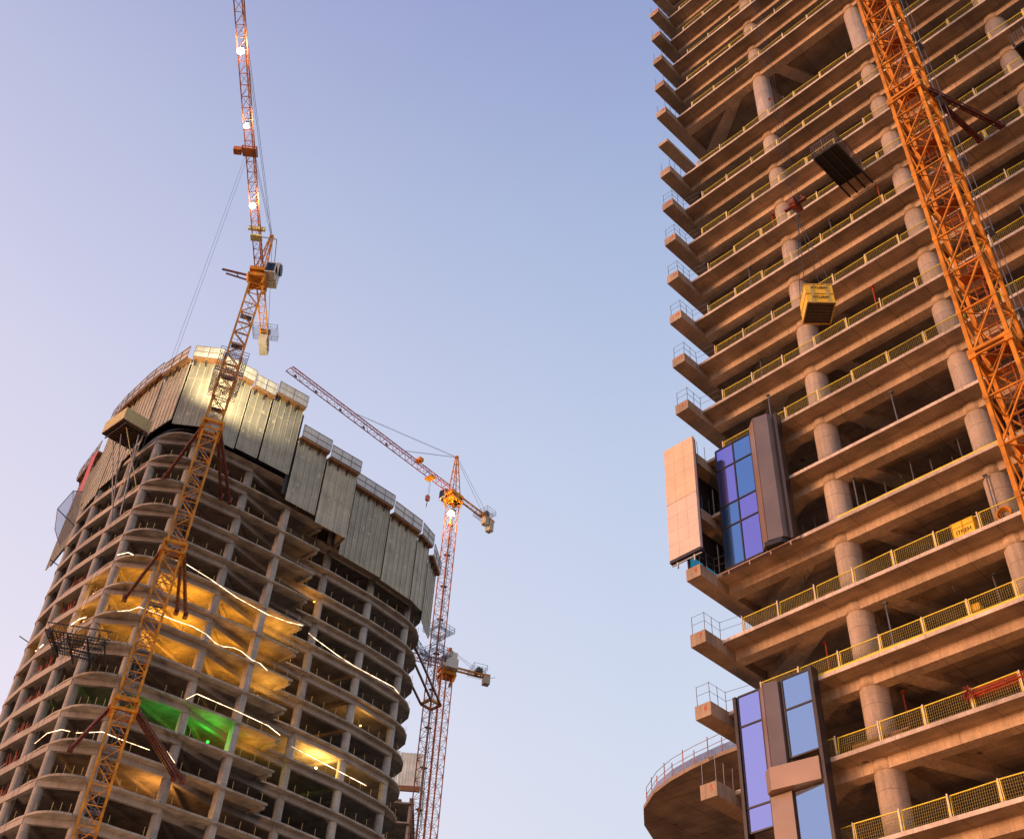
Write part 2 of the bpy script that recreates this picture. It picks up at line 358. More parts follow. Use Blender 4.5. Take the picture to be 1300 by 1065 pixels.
mb=MB(); mb.prism([(3.3,1.2),(3.35,.7),(3.75,.45),(6.2,.85),(6.2,1.2)],25.75,26.85); mb.build('sill_cladding',bronze2,uc)
mb=MB(); mb.box(3.32,4.5,.95,1.2,21.5,25.7); mb.build('lower_fin',bronze,uc)
mb=MB(); mb.box(4.6,6.2,1.1,1.14,21.5,25.65); mb.build('pane',g_b2,uc)
mb=MB(); mb.box(6.24,6.42,.95,1.5,22.4,31.5); mb.box(1.68,1.86,.95,1.5,22.4,31.4); mb.build('edge_profile',frame_m,uc)
# stone box
ub=thing('stone_panel_box','peach stone clad box hung on the beam ends left of the blue glass','facade panel',tuple(rw(0,0,0)),RZ)
mb=MB(); mb.box(-.78,1.42,-.42,-.2,40.25,44.17); mb.build('lower_stone_panel',stone,ub)
mb=MB(); mb.box(-.78,1.42,-.42,-.2,44.2,48.45); mb.build('upper_stone_panel',stone2,ub)
mb=MB()
for i in range(1,9): mb.box(-.78,1.42,-.4225,-.42,40.25+i*.98-.006,40.25+i*.98+.006) if i!=4 else None
for i in range(1,3): mb.box(-.78+i*.733-.006,-.78+i*.733+.006,-.4235,-.42,40.25,48.45)
mb.build('panel_joints',bronze2,ub)
mb=MB(); mb.box(-.74,1.38,-.197,-.06,40.3,48.4)
for zz in (40.1,): mb.box(-.78,1.42,-.42,-.05,zz-.05,zz+.12)
mb.build('steel_backing',frame_m,ub)
mb=MB(); mb.bar((-.7,-.3,39.9),(1.4,-.3,39.9),.06); mb.bar((-.3,-.3,39.6),(-.3,-.3,40.0),.08); mb.bar((.9,-.3,39.6),(.9,-.3,40.0),.08); mb.build('bottom_bracket',galv,ub)
sw=thing('side_glazing','dark framed turquoise side windows between the numbered beams behind the stone box','window',tuple(rw(0,0,0)),RZ)
for n in (8,9):
    z0=zf(n)+.78; z1=zf(n+1)-.02
    fr=MB()
    for t in (.05,1.5,3.0,4.5): fr.box(.1,.22,t,t+.12,z0,z1)
    for zz in (z0,z0+1.15,z1-.1):
        for a in (.17,1.62,3.12): fr.box(.1,.22,a+.001,a+1.32,zz,zz+.1)
    fr.build('window_frame',frame_m,sw)
    for k,a in enumerate((.17,1.62,3.12)):
        q=MB(); q.box(.15,.17,a,a+1.32,z0+.1,z0+1.14); q.build('pane',g_t,sw)
        q=MB(); q.box(.15,.17,a,a+1.32,z0+1.26,z1-.11); q.build('spandrel_panel',frame_m,sw)
# --- loading platforms
def loading_platform(label,s,z,t0=-1.75):
    g=thing('loading_platform',label,'loading platform',tuple(rw(s,1.5,z)),RZ,'loading platforms on the right tower')
    w=1.8; L=2.95
    mb=MB(); mb.box(0,w,-3.2,-.2,-.05,.0); mb.build('deck',black,g)
    mb=MB(); mb.box(.02,w-.02,-3.18,-.22,-.075,-.06); mb.build('underside_sheet',black,g)
    mb=MB()
    for x in (.06,w*.33,w*.66,w-.06): mb.bar((x,-3.2,-.12),(x,.95,-.12),.1,.13)
    for y in (-3.15,-2.4,-1.6,-.8,-.25): mb.bar((0,y,-.09),(w,y,-.09),.06,.07)
    mb.build('needle_beams',dark,g)
    mb=MB(); 
    for x0,y0,x1,y1 in ((0,-3.2,w,-3.2),(w,-3.2,w,-.2),(0,-3.2,0,-.2)):
        for zz in (.15,.35,.55,.75,1.0,1.15): mb.bar((x0,y0,zz),(x1,y1,zz),.03)
        L=math.hypot(x1-x0,y1-y0); k=int(L/.16)
        for i in range(k+1): mb.bar((x0+(x1-x0)*i/k,y0+(y1-y0)*i/k,0),(x0+(x1-x0)*i/k,y0+(y1-y0)*i/k,1.15),.018)
        for i in (0,k//2,k): mb.bar((x0+(x1-x0)*i/k,y0+(y1-y0)*i/k,0),(x0+(x1-x0)*i/k,y0+(y1-y0)*i/k,1.2),.06)
    mb.build('mesh_side',plain('brown_mesh',(.16,.12,.1),.5,.3),g)
    return g
loading_platform('black loading platform with mesh sides jutting out under the fourteenth floor slab',13.45,zf(14)+.3)
loading_platform('black loading platform cut by the top right picture edge',26.62,zf(14)-1.85)
# --- hanging container, hook, ropes
hc=thing('hook_block','brown crane hook block with slings hanging in front of the right tower','crane hook',tuple(rw(12.3,-3,58.6)),RZ)
mb=MB(); mb.box(-.14,.14,-.35,.35,.1,.75); mb.build('block',rebar,hc)
for y in (-.25,.25,0):
    mb=MB(); mb.tube((-.2,y,.45),(.2,y,.45),.3,14); mb.build('sheave',redsteel,hc)
mb=MB(); mb.bar((-.75,0,.5),(.75,0,.5),.2,.14); mb.bar((-.7,.0,.42),(-.45,.1,.85),.1); mb.bar((.7,.0,.42),(.5,-.1,.85),.1); mb.build('yoke',redsteel,hc)
mb=MB(); mb.tube((0,0,.1),(0,0,-.35),.06,8); mb.path([(0,0,-.35),(.12,0,-.5),(.1,0,-.68),(-.04,0,-.72),(-.13,0,-.6)],.055,6); mb.build('hook',dark,hc)
ct=thing('yellow_skip','yellow crane skip with dark underside hanging on slings below the hook block','skip',tuple(rw(12.45,-3,49.2)),RZ+R(44))
mb=MB()
for (y,) in ((-.78,),(.75,)): mb.box(-.72,.72,y,y+.03,0,1.55)
mb.box(-.75,-.72,-.78,.78,0,1.55); mb.box(.72,.75,-.78,.78,0,1.55)
mb.build('sides',yellow2,ct)
mb=MB(); 
for i in range(7): mb.bar((-.7+i*.233,-.76,.05),(-.7+i*.233,.76,.05),.05)
for i in range(7): mb.bar((-.72,-.7+i*.233,.0),(.72,-.7+i*.233,.0),.05)
mb.box(-.71,.71,-.74,.74,.09,.12); mb.build('grille_floor',plain('skip_floor',(.12,.09,.07),.6),ct)
mb=MB()
for zz in (.0,.72,1.5):
    for a,b in (((-.76,-.8),(.76,-.8)),((.76,-.8),(.76,.8)),((.76,.8),(-.76,.8)),((-.76,.8),(-.76,-.8))): mb.bar((*a,zz),(*b,zz),.05)
for x in (-.4,.4): mb.box(x-.09,x+.09,-.815,-.79,.02,1.5)
mb.build('frame',plain('skip_frame',(.6,.42,.1),.5),ct)
me=text_mesh('XTURN',.26); me.materials.append(blk); o=bpy.data.objects.new('lettering',me); col.objects.link(o); o.parent=ct; o.location=(0,-.82,1.2); o.rotation_euler=(R(90),0,0)
me=text_mesh('XTURN',.26); me.materials.append(blk); o=bpy.data.objects.new('lettering',me); col.objects.link(o); o.parent=ct; o.location=(0,-.82,.42); o.rotation_euler=(R(90),0,0)
sl=MB(); hp=rw(12.3,-3,57.95); base=rw(12.45,-3,50.75); rot=Matrix.Rotation(RZ+R(44),3,'Z')
for x in (-.72,.72):
    for y in (-.75,.75): sl.tube(hp,base+rot@Vector((x,y,0)),.022,5)
s_=sl.build('sling_chain',wire); tag(s_,'chain slings running from the hook block down to the yellow skip','chain')
sl=MB()
for dx in (-.3,-.1,.1,.3): sl.tube(rw(12.3+dx*.4,-3+dx,59.3),rw(12.3+dx*.4,-3+dx,150),.012,4)
tag(sl.build('hoist_rope',wire),'thin hoist ropes carrying the hook block in front of the right tower','rope')
# --- yellow boards, boxes, rebar on the floors
z7=zf(7)+.76
g=thing('yellow_crate','yellow site box with black lettering behind the rail of floor seven','crate',tuple(rw(14.6,1.75,z7)),RZ)
mb=MB(); mb.box(0,1.15,.0,.9,.02,.95); mb.box(-.02,1.17,-.02,.92,.95,1.0); mb.build('box',yellow2,g)
mb=MB(); 
for x in (.02,.57,1.13): mb.bar((x,-.02,0),(x,-.02,.98),.03)
mb.bar((0,-.02,.7),(1.15,-.02,.7),.02); mb.build('ribs',plain('box_rib',(.6,.3,.01),.5),g)
me=text_mesh('ITREH',.3); me.materials.append(blk); o=bpy.data.objects.new('lettering',me); col.objects.link(o); o.parent=g; o.location=(.58,-.012,.4); o.rotation_euler=(R(90),0,0)
g=thing('coiled_hose','orange coiled hose by the column behind the rail of floor seven','hose',tuple(rw(17.2,1.9,z7)),RZ)
mb=MB()
for k in range(5):
    pts=[(.35*math.cos(a)*(1-k*.06),k*.07-.1,.42+.36*math.sin(a)*(1-k*.05)) for a in [i*math.pi/8 for i in range(17)]]; mb.path(pts,.045,6)
mb.build('coil',orange,g); mb=MB(); mb.tube((-.3,.1,.1),(-.25,.1,1.3),.03,6); mb.tube((-.35,.05,.05),(-.1,.05,.5),.12,8); mb.build('nozzle',redsteel,g)
z6=zf(6)+.76
g=thing('scaffold_boards','yellow boards stacked on the slab edge behind the rail of floor six','boards',tuple(rw(11.2,1.9,z6)),RZ)
for i in range(4):
    mb=MB(); mb.box(i*.5,4.4-i*.25,i*.05,.35+i*.05,i*.11,i*.11+.09); mb.build('board',yellow2,g)
mb=MB(); mb.box(3.1,3.7,.0,.4,.45,.8); mb.build('box',yellow2,g)
for n,s0 in ((6,2.5),(8,8.9)):
    mb=MB(); mb.box(s0,27,1.56,1.59,zf(n)+.765,zf(n)+.9); o=mb.build('toe_board',yellow,None); o.location=(OX,OY,0); o.rotation_euler=(0,0,RZ)
    tag(o,'yellow toe board along the slab edge of floor %s, %s'%(('six','above the lower glass unit') if n==6 else ('eight','where the mesh rail is missing')),'toe board')
z5=zf(5)+.76
rb=MB(); rr=random.Random(4)
for i in range(46):
    y=rr.uniform(1.7,2.2); zz=rr.uniform(.9,1.25); rb.tube((13.3+rr.uniform(0,.5),y,z5+zz-.25),(26,y+rr.uniform(-.1,.3),z5+zz+.1),.018,4)
for i in range(60):
    a=rr.uniform(0,6.28); q=rr.uniform(.1,.32); rb.tube((13.5,1.75,z5+1.0),(13.5+q*math.cos(a),1.5+rr.uniform(-.1,.2),z5+.75+q*1.4*math.sin(a)),.014,3)
o=rb.build('rebar_bundle',rebar); o.location=(OX,OY,0); o.rotation_euler=(0,0,RZ); tag(o,'red rusty rebar bundle tied over the rail of floor five','rebar')
# props in floor 9/10
g=thing('scaffold_props','grey steel props and tubes standing inside floor eight near the second column','props',tuple(rw(0,0,zf(8)+.76)),RZ)
mb=MB()
for i in range(8):
    s=9.6+i*.95; mb.tube((s,3.9+(i%3)*.5,0),(s+.05*(i%2),3.9+(i%3)*.5,3.35),.035,6)
for i in range(6): mb.tube((4.5+i*.8,4.2,0),(4.5+i*.8,4.2,3.3),.04,6)
mb.tube((4.2,4.1,1.2),(16.5,4.1,1.2),.03,5); mb.tube((4.2,4.1,2.2),(16.5,4.1,2.2),.03,5)
mb.build('prop',galv2,g)
cr_=random.Random(21)
for n in (5,6,7,8,9,10,11,12,13,14,15,16,17):
    z=zf(n)+.76
    g=thing('site_clutter','dusty props, boards and dangling cables on floor %d of the right tower'%n,'site materials',tuple(rw(0,0,z)),RZ,'loose site materials on the right tower floors')
    for i in range(3):
        s_0=cr_.uniform(5,26); mb=MB()
        pts=[(s_0,3.34+cr_.uniform(.0,.6),3.44)]; L_=cr_.uniform(.5,2.4)
        for q in range(5): pts.append((pts[-1][0]+cr_.uniform(-.12,.2),pts[-1][1]+cr_.uniform(-.05,.05),pts[-1][2]-L_/5))
        mb.path(pts,.022,4); mb.build('cable',dark,g)
    for i in range(3):
        s_0=cr_.uniform(4,27); mb=MB(); t_0=cr_.uniform(2.3,4.5); mb.tube((s_0,t_0,0),(s_0+cr_.uniform(-.1,.1),t_0,3.4),.04,6); mb.box(s_0-.1,s_0+.1,t_0-.1,t_0+.1,3.36,3.42); mb.build('prop',rebar if i==0 else galv2,g)
    s_0=cr_.uniform(5,24); mb=MB()
    for q in range(5): mb.box(s_0+cr_.uniform(-.2,.2),s_0+2.6+cr_.uniform(-.3,.3),2.15,2.6,q*.12,q*.12+.1)
    mb.build('board_stack',timber if n%2 else ply,g)
# ================================================================ RIGHT CRANE
cr=thing('tower_crane','bright orange lattice tower crane mast standing close in front of the right tower','crane',tuple(rw(20.9,-3.32,0)),RZ)
bay=2.73; z0=40.1-15*bay; z0=max(z0,-.0)
mb=MB()
w=.88
cs=[(-w,-w),(w,-w),(w,w),(-w,w)]
zb=[39.9-bay*14+bay*i for i in range(46)]
for (x,y) in cs: mb.bar((x,y,0),(x,y,zb[-1]),.19,.19)
mb.build('chord',orange,cr)
mb=MB()
for k,(a,b) in enumerate(zip(zb,zb[1:])):
    for i in range(4):
        p=cs[i];q=cs[(i+1)%4]
        mb.bar((*p,a),(*q,a),.085); mb.bar((*p,a),(*q,b),.075)
        mb.bar(((p[0]+q[0])/2,(p[1]+q[1])/2,(a+b)/2),(*q,a+.05),.04) if i!=0 else None
    mb.bar((*cs[0],a),(*cs[2],a),.05); mb.bar((*cs[1],a+.1),(*cs[3],a+.1),.05)
    for p in cs: mb.box(p[0]-.12,p[0]+.12,p[1]-.12,p[1]+.12,a-.14,a+.14)
mb.build('bracing',orange,cr)
mb=MB()
for x in (-.25,.2): mb.bar((x,.45,0),(x,.45,zb[-1]),.05)
for k in range(int(zb[-1]/.32)): mb.bar((-.25,.45,k*.32),(.2,.45,k*.32),.028)
for k in range(len(zb)):
    if k%2==0: mb.box(-.7,.7,.0,.7,zb[k]+.35,zb[k]+.39)
    for r_ in (.45,.9,1.35,1.8): mb.path([(-.5,.45,zb[k]+r_),(-.45,-.15,zb[k]+r_),(.4,-.15,zb[k]+r_),(.45,.45,zb[k]+r_)],.018,4)
mb.build('ladder',orange2,cr)
for zc in (39.9,60.7):
    mb=MB()
    for i in range(4):
        p=(cs[i][0]*1.16,cs[i][1]*1.16);q=(cs[(i+1)%4][0]*1.16,cs[(i+1)%4][1]*1.16)
        mb.bar((*p,zc),(*q,zc),.12,.18); mb.bar((*p,zc-.3),(*q,zc-.3),.08,.1)
    for p in cs: mb.box(p[0]-.18,p[0]+.18,p[1]-.18,p[1]+.18,zc-.4,zc+.15)
    mb.build('collar',orange,cr)
for zc in (39.9,60.7):
    for a,b in (((1.1,-.2),(2.9,4.85)),((1.1,.9),(1.5,4.85)),((-1.1,.9),(-2.6,4.85))):
        mb=MB(); av=Vector((*a,zc-.1)); bv=Vector((*b,zc-.1)); mb.lattice(av,bv,.22,.3,.45,.06,.03); mb.bar(av,bv,.1,.16)
        mb.box(b[0]-.2,b[0]+.2,4.6,4.9,zc-.35,zc+.2)
        mb.build('tie_bar',redsteel,cr)
mb=MB(); mb.path([(1.25,.4,zz) for zz in (0,40,80,120)],.03,5); mb.path([(1.4,.9,zz) for zz in (0,40,80,120)],.02,5)
for k in range(20): mb.box(1.15,1.45,.3,.95,6*k+.2,6*k+.3)
mb.build('power_cable',galv2,cr)
# ================================================================ LEFT TOWER
zk=lambda k:102.7-4.2*k
LO=Vector((-40,140,0))
lt=thing('rounded_tower','unfinished rounded concrete tower on the left wrapped in formwork screens at its top','tower',tuple(LO))
def L(p,z=None): 
    return (p[0]-LO.x,p[1]-LO.y) if z is None else (p[0]-LO.x,p[1]-LO.y,z)
def smooth(pts,a,b,n=6,bulge=None): pass
front=[(-48.9,124.6),(-48.0,124.0),(-46.9,123.65),(-46.0,123.55),(-45.0,123.65),(-44.1,123.95),(-43.2,124.4),(-40,126.7),(-36.5,129.2),(-30.8,133.5),(-26,137.5)]
setb=[(-28.4,139.9),(-24.9,142.6),(-18.7,148.4),(-14.6,152.9),(-13.2,154.9),(-12.2,157),(-11.85,159.2),(-12.1,161.5),(-13.2,163.5),(-15,165)]
back=[(-22,175),(-45,182),(-60,172),(-68,158)]
left=[(-68.2,153),(-67.3,150.2),(-65.6,147.2),(-64.3,145.9),(-64.5,143.6),(-63.9,141.7),(-62.1,139.0),(-57.7,133.4),(-53.5,129.2),(-50.6,126.0)]
OUT=front+setb+back+left
def ray_out(az,chain):
    a=R(az); d=Vector((math.sin(a),math.cos(a)))
    best=None
    for p,q in zip(chain,chain[1:]):
        p=Vector(p);q=Vector(q);e=q-p; den=d.x*e.y-d.y*e.x
        if abs(den)<1e-9: continue
        u=(p.x*e.y-p.y*e.x)/den; v=(p.x*d.y-p.y*d.x)/den
        if -.02<=v<=1.02 and u>0 and (best is None or u<best): best=u
    return best,d
def onray(az,chain,extra): u,d=ray_out(az,chain); p=d*(u+extra); return (p.x,p.y)
mainchain=left+front; setchain=setb
COLL=[onray(-24.0,left,2.2),onray(-23.5,left,1.6),onray(-22.43,left,1.6),onray(-21.38,left+front[:2],1.35),onray(-19.3,front,1.7),onray(-15.78,front,1.6)]
COLR=[onray(-10.15,setb,1.6),onray(-7.4,setb,1.6),onray(-5.12,setb,1.9),(-14.4,160.5)]
for x,y in COLL+COLR:
    mb=MB(); mb.tube(L((x,y),0),L((x,y),107.2),.6,20); mb.build('column',d_col,lt,True)
# rectangular pier at the wing
a=R(-12.97); dv=Vector((math.sin(a),math.cos(a))); u,_=ray_out(-12.97,front); P4=dv*u
fd=Vector((4.8,4.0)).normalized(); fn=Vector((-fd.y,fd.x))
q=[P4-fd*.42+fn*.35,P4+fd*.42+fn*.35,P4+fd*.42+fn*1.5,P4-fd*.42+fn*1.5]
mb=MB()
for k in range(0,25): mb.prism([L(p) for p in q],zk(k+1)-.0,zk(k)-.26)
mb.build('wing_pier',d_col,lt)
deep=random.Random(11)
def obar(mb,a,b,w,z0,z1,out=0):
    a=Vector(a);b=Vector(b);d=(b-a).normalized();n=Vector((-d.y,d.x))*w/2
    if out: a=a-n.normalized()*out-d*.12; b=b-n.normalized()*out+d*.12
    mb.prism([L(a-n),L(b-n),L(b+n),L(a+n)],z0,z1)
K3=COLL[5]; inner=(-32.6,137.2); S0=(-26.6,143.4)
for k in range(-1,24):
    z=zk(k)
    mb=MB(); mb.prism([L(p) for p in OUT],z-.26,z); mb.build('floor_slab',d_slab,lt)
    mb=MB()
    for p,q in zip(COLL,COLL[1:]): obar(mb,p,q,.5,z-1.0,z-.262,.42)
    mb.build('spandrel_beam',d_beam,lt)
    mb=MB(); obar(mb,K3,inner,.6,z-1.003,z-.264)
    obar(mb,inner,COLR[0],.55,z-.98,z-.266)
    for p,q in zip(COLR,COLR[1:]): obar(mb,p,q,.5,z-.995,z-.263,.42)
    mb.build('rear_spandrel_beam',d_beam,lt)
    mb=MB(); obar(mb,(-26.5,137.7),(-28.6,139.7),.5,z-.62,z-.261)
    obar(mb,K3,(-36,150),.5,z-.8,z-.27); obar(mb,COLL[4],(-42,150),.5,z-.8,z-.271)
    obar(mb,COLL[3],(-47,150),.5,z-.8,z-.272); obar(mb,COLL[2],(-52,150),.5,z-.8,z-.273); obar(mb,COLR[1],(-30,156),.5,z-.8,z-.274)
    obar(mb,COLL[4],(-35.5,146),.35,z-.7,z-.28)
    mb.build('interior_beams',d_beam,lt)
mb=MB()
for k in range(0,24):
    z=zk(k)
    chain=left[6:]+front
    for p,q in zip(chain,chain[1:]):
        Ls=math.dist(p,q); n=max(1,int(Ls/1.9))
        for i in range(n):
            if deep.random()<.25: continue
            t=(i+.5)/n; x=p[0]+(q[0]-p[0])*t; y=p[1]+(q[1]-p[1])*t+.25; mb.bar(L((x,y),z),L((x,y),z+1.05),.05)
    for p,q in zip(setb,setb[1:]):
        Ls=math.dist(p,q); n=max(1,int(Ls/1.9))
        for i in range(n):
            t=(i+.5)/n; x=p[0]+(q[0]-p[0])*t; y=p[1]+(q[1]-p[1])*t+.25; mb.bar(L((x,y),z),L((x,y),z+1.05),.05)
gp=mb.build('guard_posts',plain('ochre_post',(.5,.4,.16),.6),lt); gp['kind']='stuff'
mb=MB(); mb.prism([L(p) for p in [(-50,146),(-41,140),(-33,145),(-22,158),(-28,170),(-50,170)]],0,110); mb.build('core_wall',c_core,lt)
# slab and columns above hidden level under screens
mb=MB(); mb.prism([L((-48.6+ (p[0]+40)*.0,0)) for p in []],0,0) if False else None
# --- formwork screens
def off(p,q,o):
    p=Vector(p);q=Vector(q);d=(q-p).normalized();n=Vector((d.y,-d.x)); return p+n*o,q+n*o
ext_front=front[:-1]+[(-26,137.5),(-22.6,140.3)]
def chainpt(az,chain,o=-1.0): return onray(az,chain,o)
def screen(label,az0,az1,chain,zb,zt,rail,ribs=6,zb2=None,cut=False,offs=-1.1):
    zb-=.9; zt-=1.8
    if zb2 is not None: zb2-=.9
    p=Vector(chainpt(az0,chain,offs)); q=Vector(chainpt(az1,chain,offs)); d=(q-p); W_=d.length; d.normalize(); n=Vector((d.y,-d.x))
    g=thing('formwork_screen',label,'formwork screen',(p.x,p.y,0),math.atan2(d.y,d.x),'formwork screens around the top of the left tower')
    # local: x along, outward = -y
    mb=MB(); zb2=zb if zb2 is None else zb2
    mb.poly([(0.06,0,zb),(W_-.06,0,zb2),(W_-.06,0,zt-2.6),(.06,0,zt-2.6)]); mb.poly([(0.06,.08,zb),(.06,.08,zt-2.6),(W_-.06,.08,zt-2.6),(W_-.06,.08,zb2)])
    mb.poly([(.06,0,zb),(.06,.08,zb),(W_-.06,.08,zb2),(W_-.06,0,zb2)]); mb.poly([(.06,0,zb),(.06,0,zt-2.6),(.06,.08,zt-2.6),(.06,.08,zb)]); mb.poly([(W_-.06,0,zb2),(W_-.06,.08,zb2),(W_-.06,.08,zt-2.6),(W_-.06,0,zt-2.6)])
    mb.build('screen_panel',scr,g)
    mb=MB()
    nr=max(2,int(W_/.95))
    for i in range(nr+1):
        x=.1+(W_-.2)*i/nr; zz=zb+(zb2-zb)*i/nr; mb.box(x-.04,x+.04,-.09,-.003,zz,zt-2.62)
    for fz in (.22,.47,.73):
        zz=max(zb,zb2)+(zt-2.6-max(zb,zb2))*fz; mb.box(.08,W_-.08,-.03,-.002,zz,zz+.05)
    for q_ in range(6):
        xx=random.uniform(.3,W_-.7); zz=random.uniform(max(zb,zb2)+.5,zt-4); mb.box(xx,xx+random.uniform(.15,.45),-.02,-.002,zz,zz+random.uniform(.2,.7))
    mb.build('ribs',RIBM['rib'],g)  # mesh also holds the horizontal seam strips and small patches
    mb=MB(); mb.box(-.5,W_+.5,.5,.6,max(zb,zb2)+1.2,zt-2.7); mb.build('gap_shade_sheet',dark,g)  # dark sheet added so the gaps between screens look shaded
    # ledge
    mb=MB(); mb.box(0.02,W_-.02,-.75,.3,zt-2.55,zt-2.2); mb.build('working_platform',timber,g)
    for i in range(max(2,int(W_/1.6))):
        x=.5+i*1.6; mb=MB(); mb.bar((x,-.6,zt-2.57),(x,.1,zt-3.3),.12)
        mb.box(x-.1,x+.1,-.2,-.1,zt-3.4,zt-2.6)
        mb.build('bracket',dark,g)
    mb=MB(); y=-.78
    mb.poly([(.04,y,zt-2.2),(W_-.04,y,zt-2.2),(W_-.04,y,zt),(.04,y,zt)]); mb.poly([(.04,y+.03,zt-2.2),(.04,y+.03,zt),(W_-.04,y+.03,zt),(W_-.04,y+.03,zt-2.2)])
    mb.build('guard_mesh',scr_top if rail else RIBM['pale'],g)
    mb=MB()
    for zz in (zt-2.2,zt-1.1,zt): mb.bar((0,y-.05,zz),(W_,y-.05,zz),.07)
    for i in range(max(2,int(W_/1.8))+1):
        x=W_*i/max(2,int(W_/1.8)); mb.bar((x,y-.05,zt-2.2),(x,y-.05,zt),.07)
    mb.build('guard_frame',RIBM['gf'],g)
    return g
RIBM={'rib':plain('screen_rib',(.5,.44,.31),.5,.2),'pale':screen_mat('pale_screen',(.72,.66,.54)),'gf':plain('guard_frame_steel',(.22,.19,.18),.5,.3)}
lc=left+front[:2]
screen('leftmost formwork screen, turning round the far left edge of the tower',-24.75,-24.2,[(-84,174),(-63.5,143.5)],104,125.2,True)
screen('brown formwork screen second from the far left edge',-24.2,-23.75,lc,104.5,125.2,True,offs=-1.4)
screen('brown formwork screen above the jutting yellow edged platform',-23.75,-23.05,lc,105.5,125.3,True)
screen('brown formwork screen just left of the rounded corner',-23.05,-22.4,lc,107.5,125.4,True,zb2=109)
screen('grey brown formwork screen on the rounded corner',-22.32,-21.2,lc,109.6,124.6,False,offs=-1.2)
screen('bright lit formwork screen just left of the crane mast',-21.1,-19.3,front,108.6,124.4,False,offs=-1.2)
screen('lit formwork screen behind the crane mast',-19.25,-17.1,front,107.6,123.4,False)
screen('pale formwork screen just right of the crane mast',-17.05,-15.6,front,107.9,122.9,False)
screen('formwork screen with meshed top band, left of the first step down',-15.52,-13.5,front,107.9,123.9,True)
screen('lower grey formwork screen right of the first step down',-13.38,-11.42,ext_front,103.6,118.4,True)
screen('grey formwork screen at the outer corner with small white netting patch',-11.35,-9.35,ext_front,102.6,117.7,True)
ss=[(-30,137.5),(-24.9,142.0),(-18.7,147.6),(-14.4,152.0),(-12.3,155.2),(-11.2,158)]
screen('set back grey formwork screen next to the outer corner',-9.6,-6.95,ss,101.9,118.2,True,offs=-.9)
screen('set back grey formwork screen towards the right end',-6.9,-5.1,ss,101.6,117.3,True,offs=-.9)
screen('narrow formwork screen near the right end of the tower',-5.05,-4.3,ss,101.8,117.2,True,offs=-.9)
screen('last formwork screen curving round the right end',-4.25,-3.72,[(-15,148),(-11.2,158),(-10,166)],101,116.5,True,offs=-.0)
# return wall between the two screen lines
g=thing('formwork_screen','side return screen facing right at the outer corner','formwork screen',(0,0,0),0,'formwork screens around the top of the left tower')
p=Vector(chainpt(-9.35,ext_front,-1.1)); q=Vector(chainpt(-9.6,ss,-.9))+Vector((-1.0,.5))
mb=MB(); mb.prism([(p.x,p.y),(p.x+.08,p.y+.02),(q.x+.08,q.y+.02),(q.x,q.y)],101.7,113.4); mb.build('screen_panel',scr,g)
# dark formwork level behind/above screens
g=thing('slab_formwork','dark slab formwork and unfinished upper floors behind the screens of the left tower','formwork',tuple(LO))
mb=MB()
inn=[Vector(p) for p in OUT]; cen=Vector((-38,148))
for z in (107.6,111.0,113.6): mb.prism([L(cen+(p-cen)*(.985 if z<109 else .96)) for p in inn],z,z+.25)
mb.build('deck',dark,g)
mb=MB()
for p,q in zip(left[5:]+front,left[6:]+front[1:]):
    n=int(math.dist(p,q)/.9)+1
    for i in range(n):
        x=p[0]+(q[0]-p[0])*i/n; y=p[1]+(q[1]-p[1])*i/n; c=cen+(Vector((x,y))-cen)*.95; mb.bar(L(c,107),L(c,113.5),.12)
mb.build('props',dark,g)
# --- platform at left corner with props
g=thing('jutting_platform','yellow edged timber platform jutting from the left face under the brown screens','platform',tuple(LO))
Q=[(-57.6,125.3),(-53.8,121.7),(-50.8,124.5),(-54.1,128.5)]
mb=MB(); mb.prism([L(p) for p in Q],107,107.15); mb.build('deck',timber,g)
mb=MB()
for i in range(9):
    a=Vector(Q[0]).lerp(Vector(Q[1]),(i+.5)/9); b=Vector(Q[3]).lerp(Vector(Q[2]),(i+.5)/9); mb.bar(L(a,106.88),L(b,106.88),.1,.2)
for t in (.15,.5,.85):
    a=Vector(Q[0]).lerp(Vector(Q[3]),t); b=Vector(Q[1]).lerp(Vector(Q[2]),t); mb.bar(L(a,106.65),L(b,106.65),.14,.24)
mb.build('joists',dark,g)
mb=MB(); 
for a,b in ((Q[1],Q[2]),(Q[0],Q[1])): mb.prism([L(a),L(b),L(Vector(b)+Vector((.04,.04))),L(Vector(a)+Vector((.04,.04)))],107.16,109.2)
mb.build('edge_boarding',ply,g)
mb=MB()
for (a,za),(b,zb_) in ((((-54.5,124.5),106.6),((-53.3,129.2),zk(2))),(((-52,124.4),106.6),((-51.6,127),zk(2))),(((-56,126),106.6),((-54.2,130),zk(1)-1)),(((-53,126.5),106.6),((-51.8,126.6),zk(1)))): mb.tube(L(a,za),L(b,zb_),.1,6)
mb.build('raking_props',galv2,g)
mb=MB()
for (a,za),(b,zb_) in ((((-51.5,124.6),106.6),((-53.2,128.5),zk(1))),(((-53.5,123),106.6),((-50.4,126),zk(1)))): mb.tube(L(a,za),L(b,zb_),.07,6)
mb.build('brace',ply,g)
# --- pink net on left edge
mb=MB(); mb.prism([(-65.2,141.8),(-65.1,141.7),(-63.9,140.1),(-64.0,140.2)],108,116); tag(mb.build('red_net',redmesh),'strip of bright pink red netting on the left edge of the screens','net')
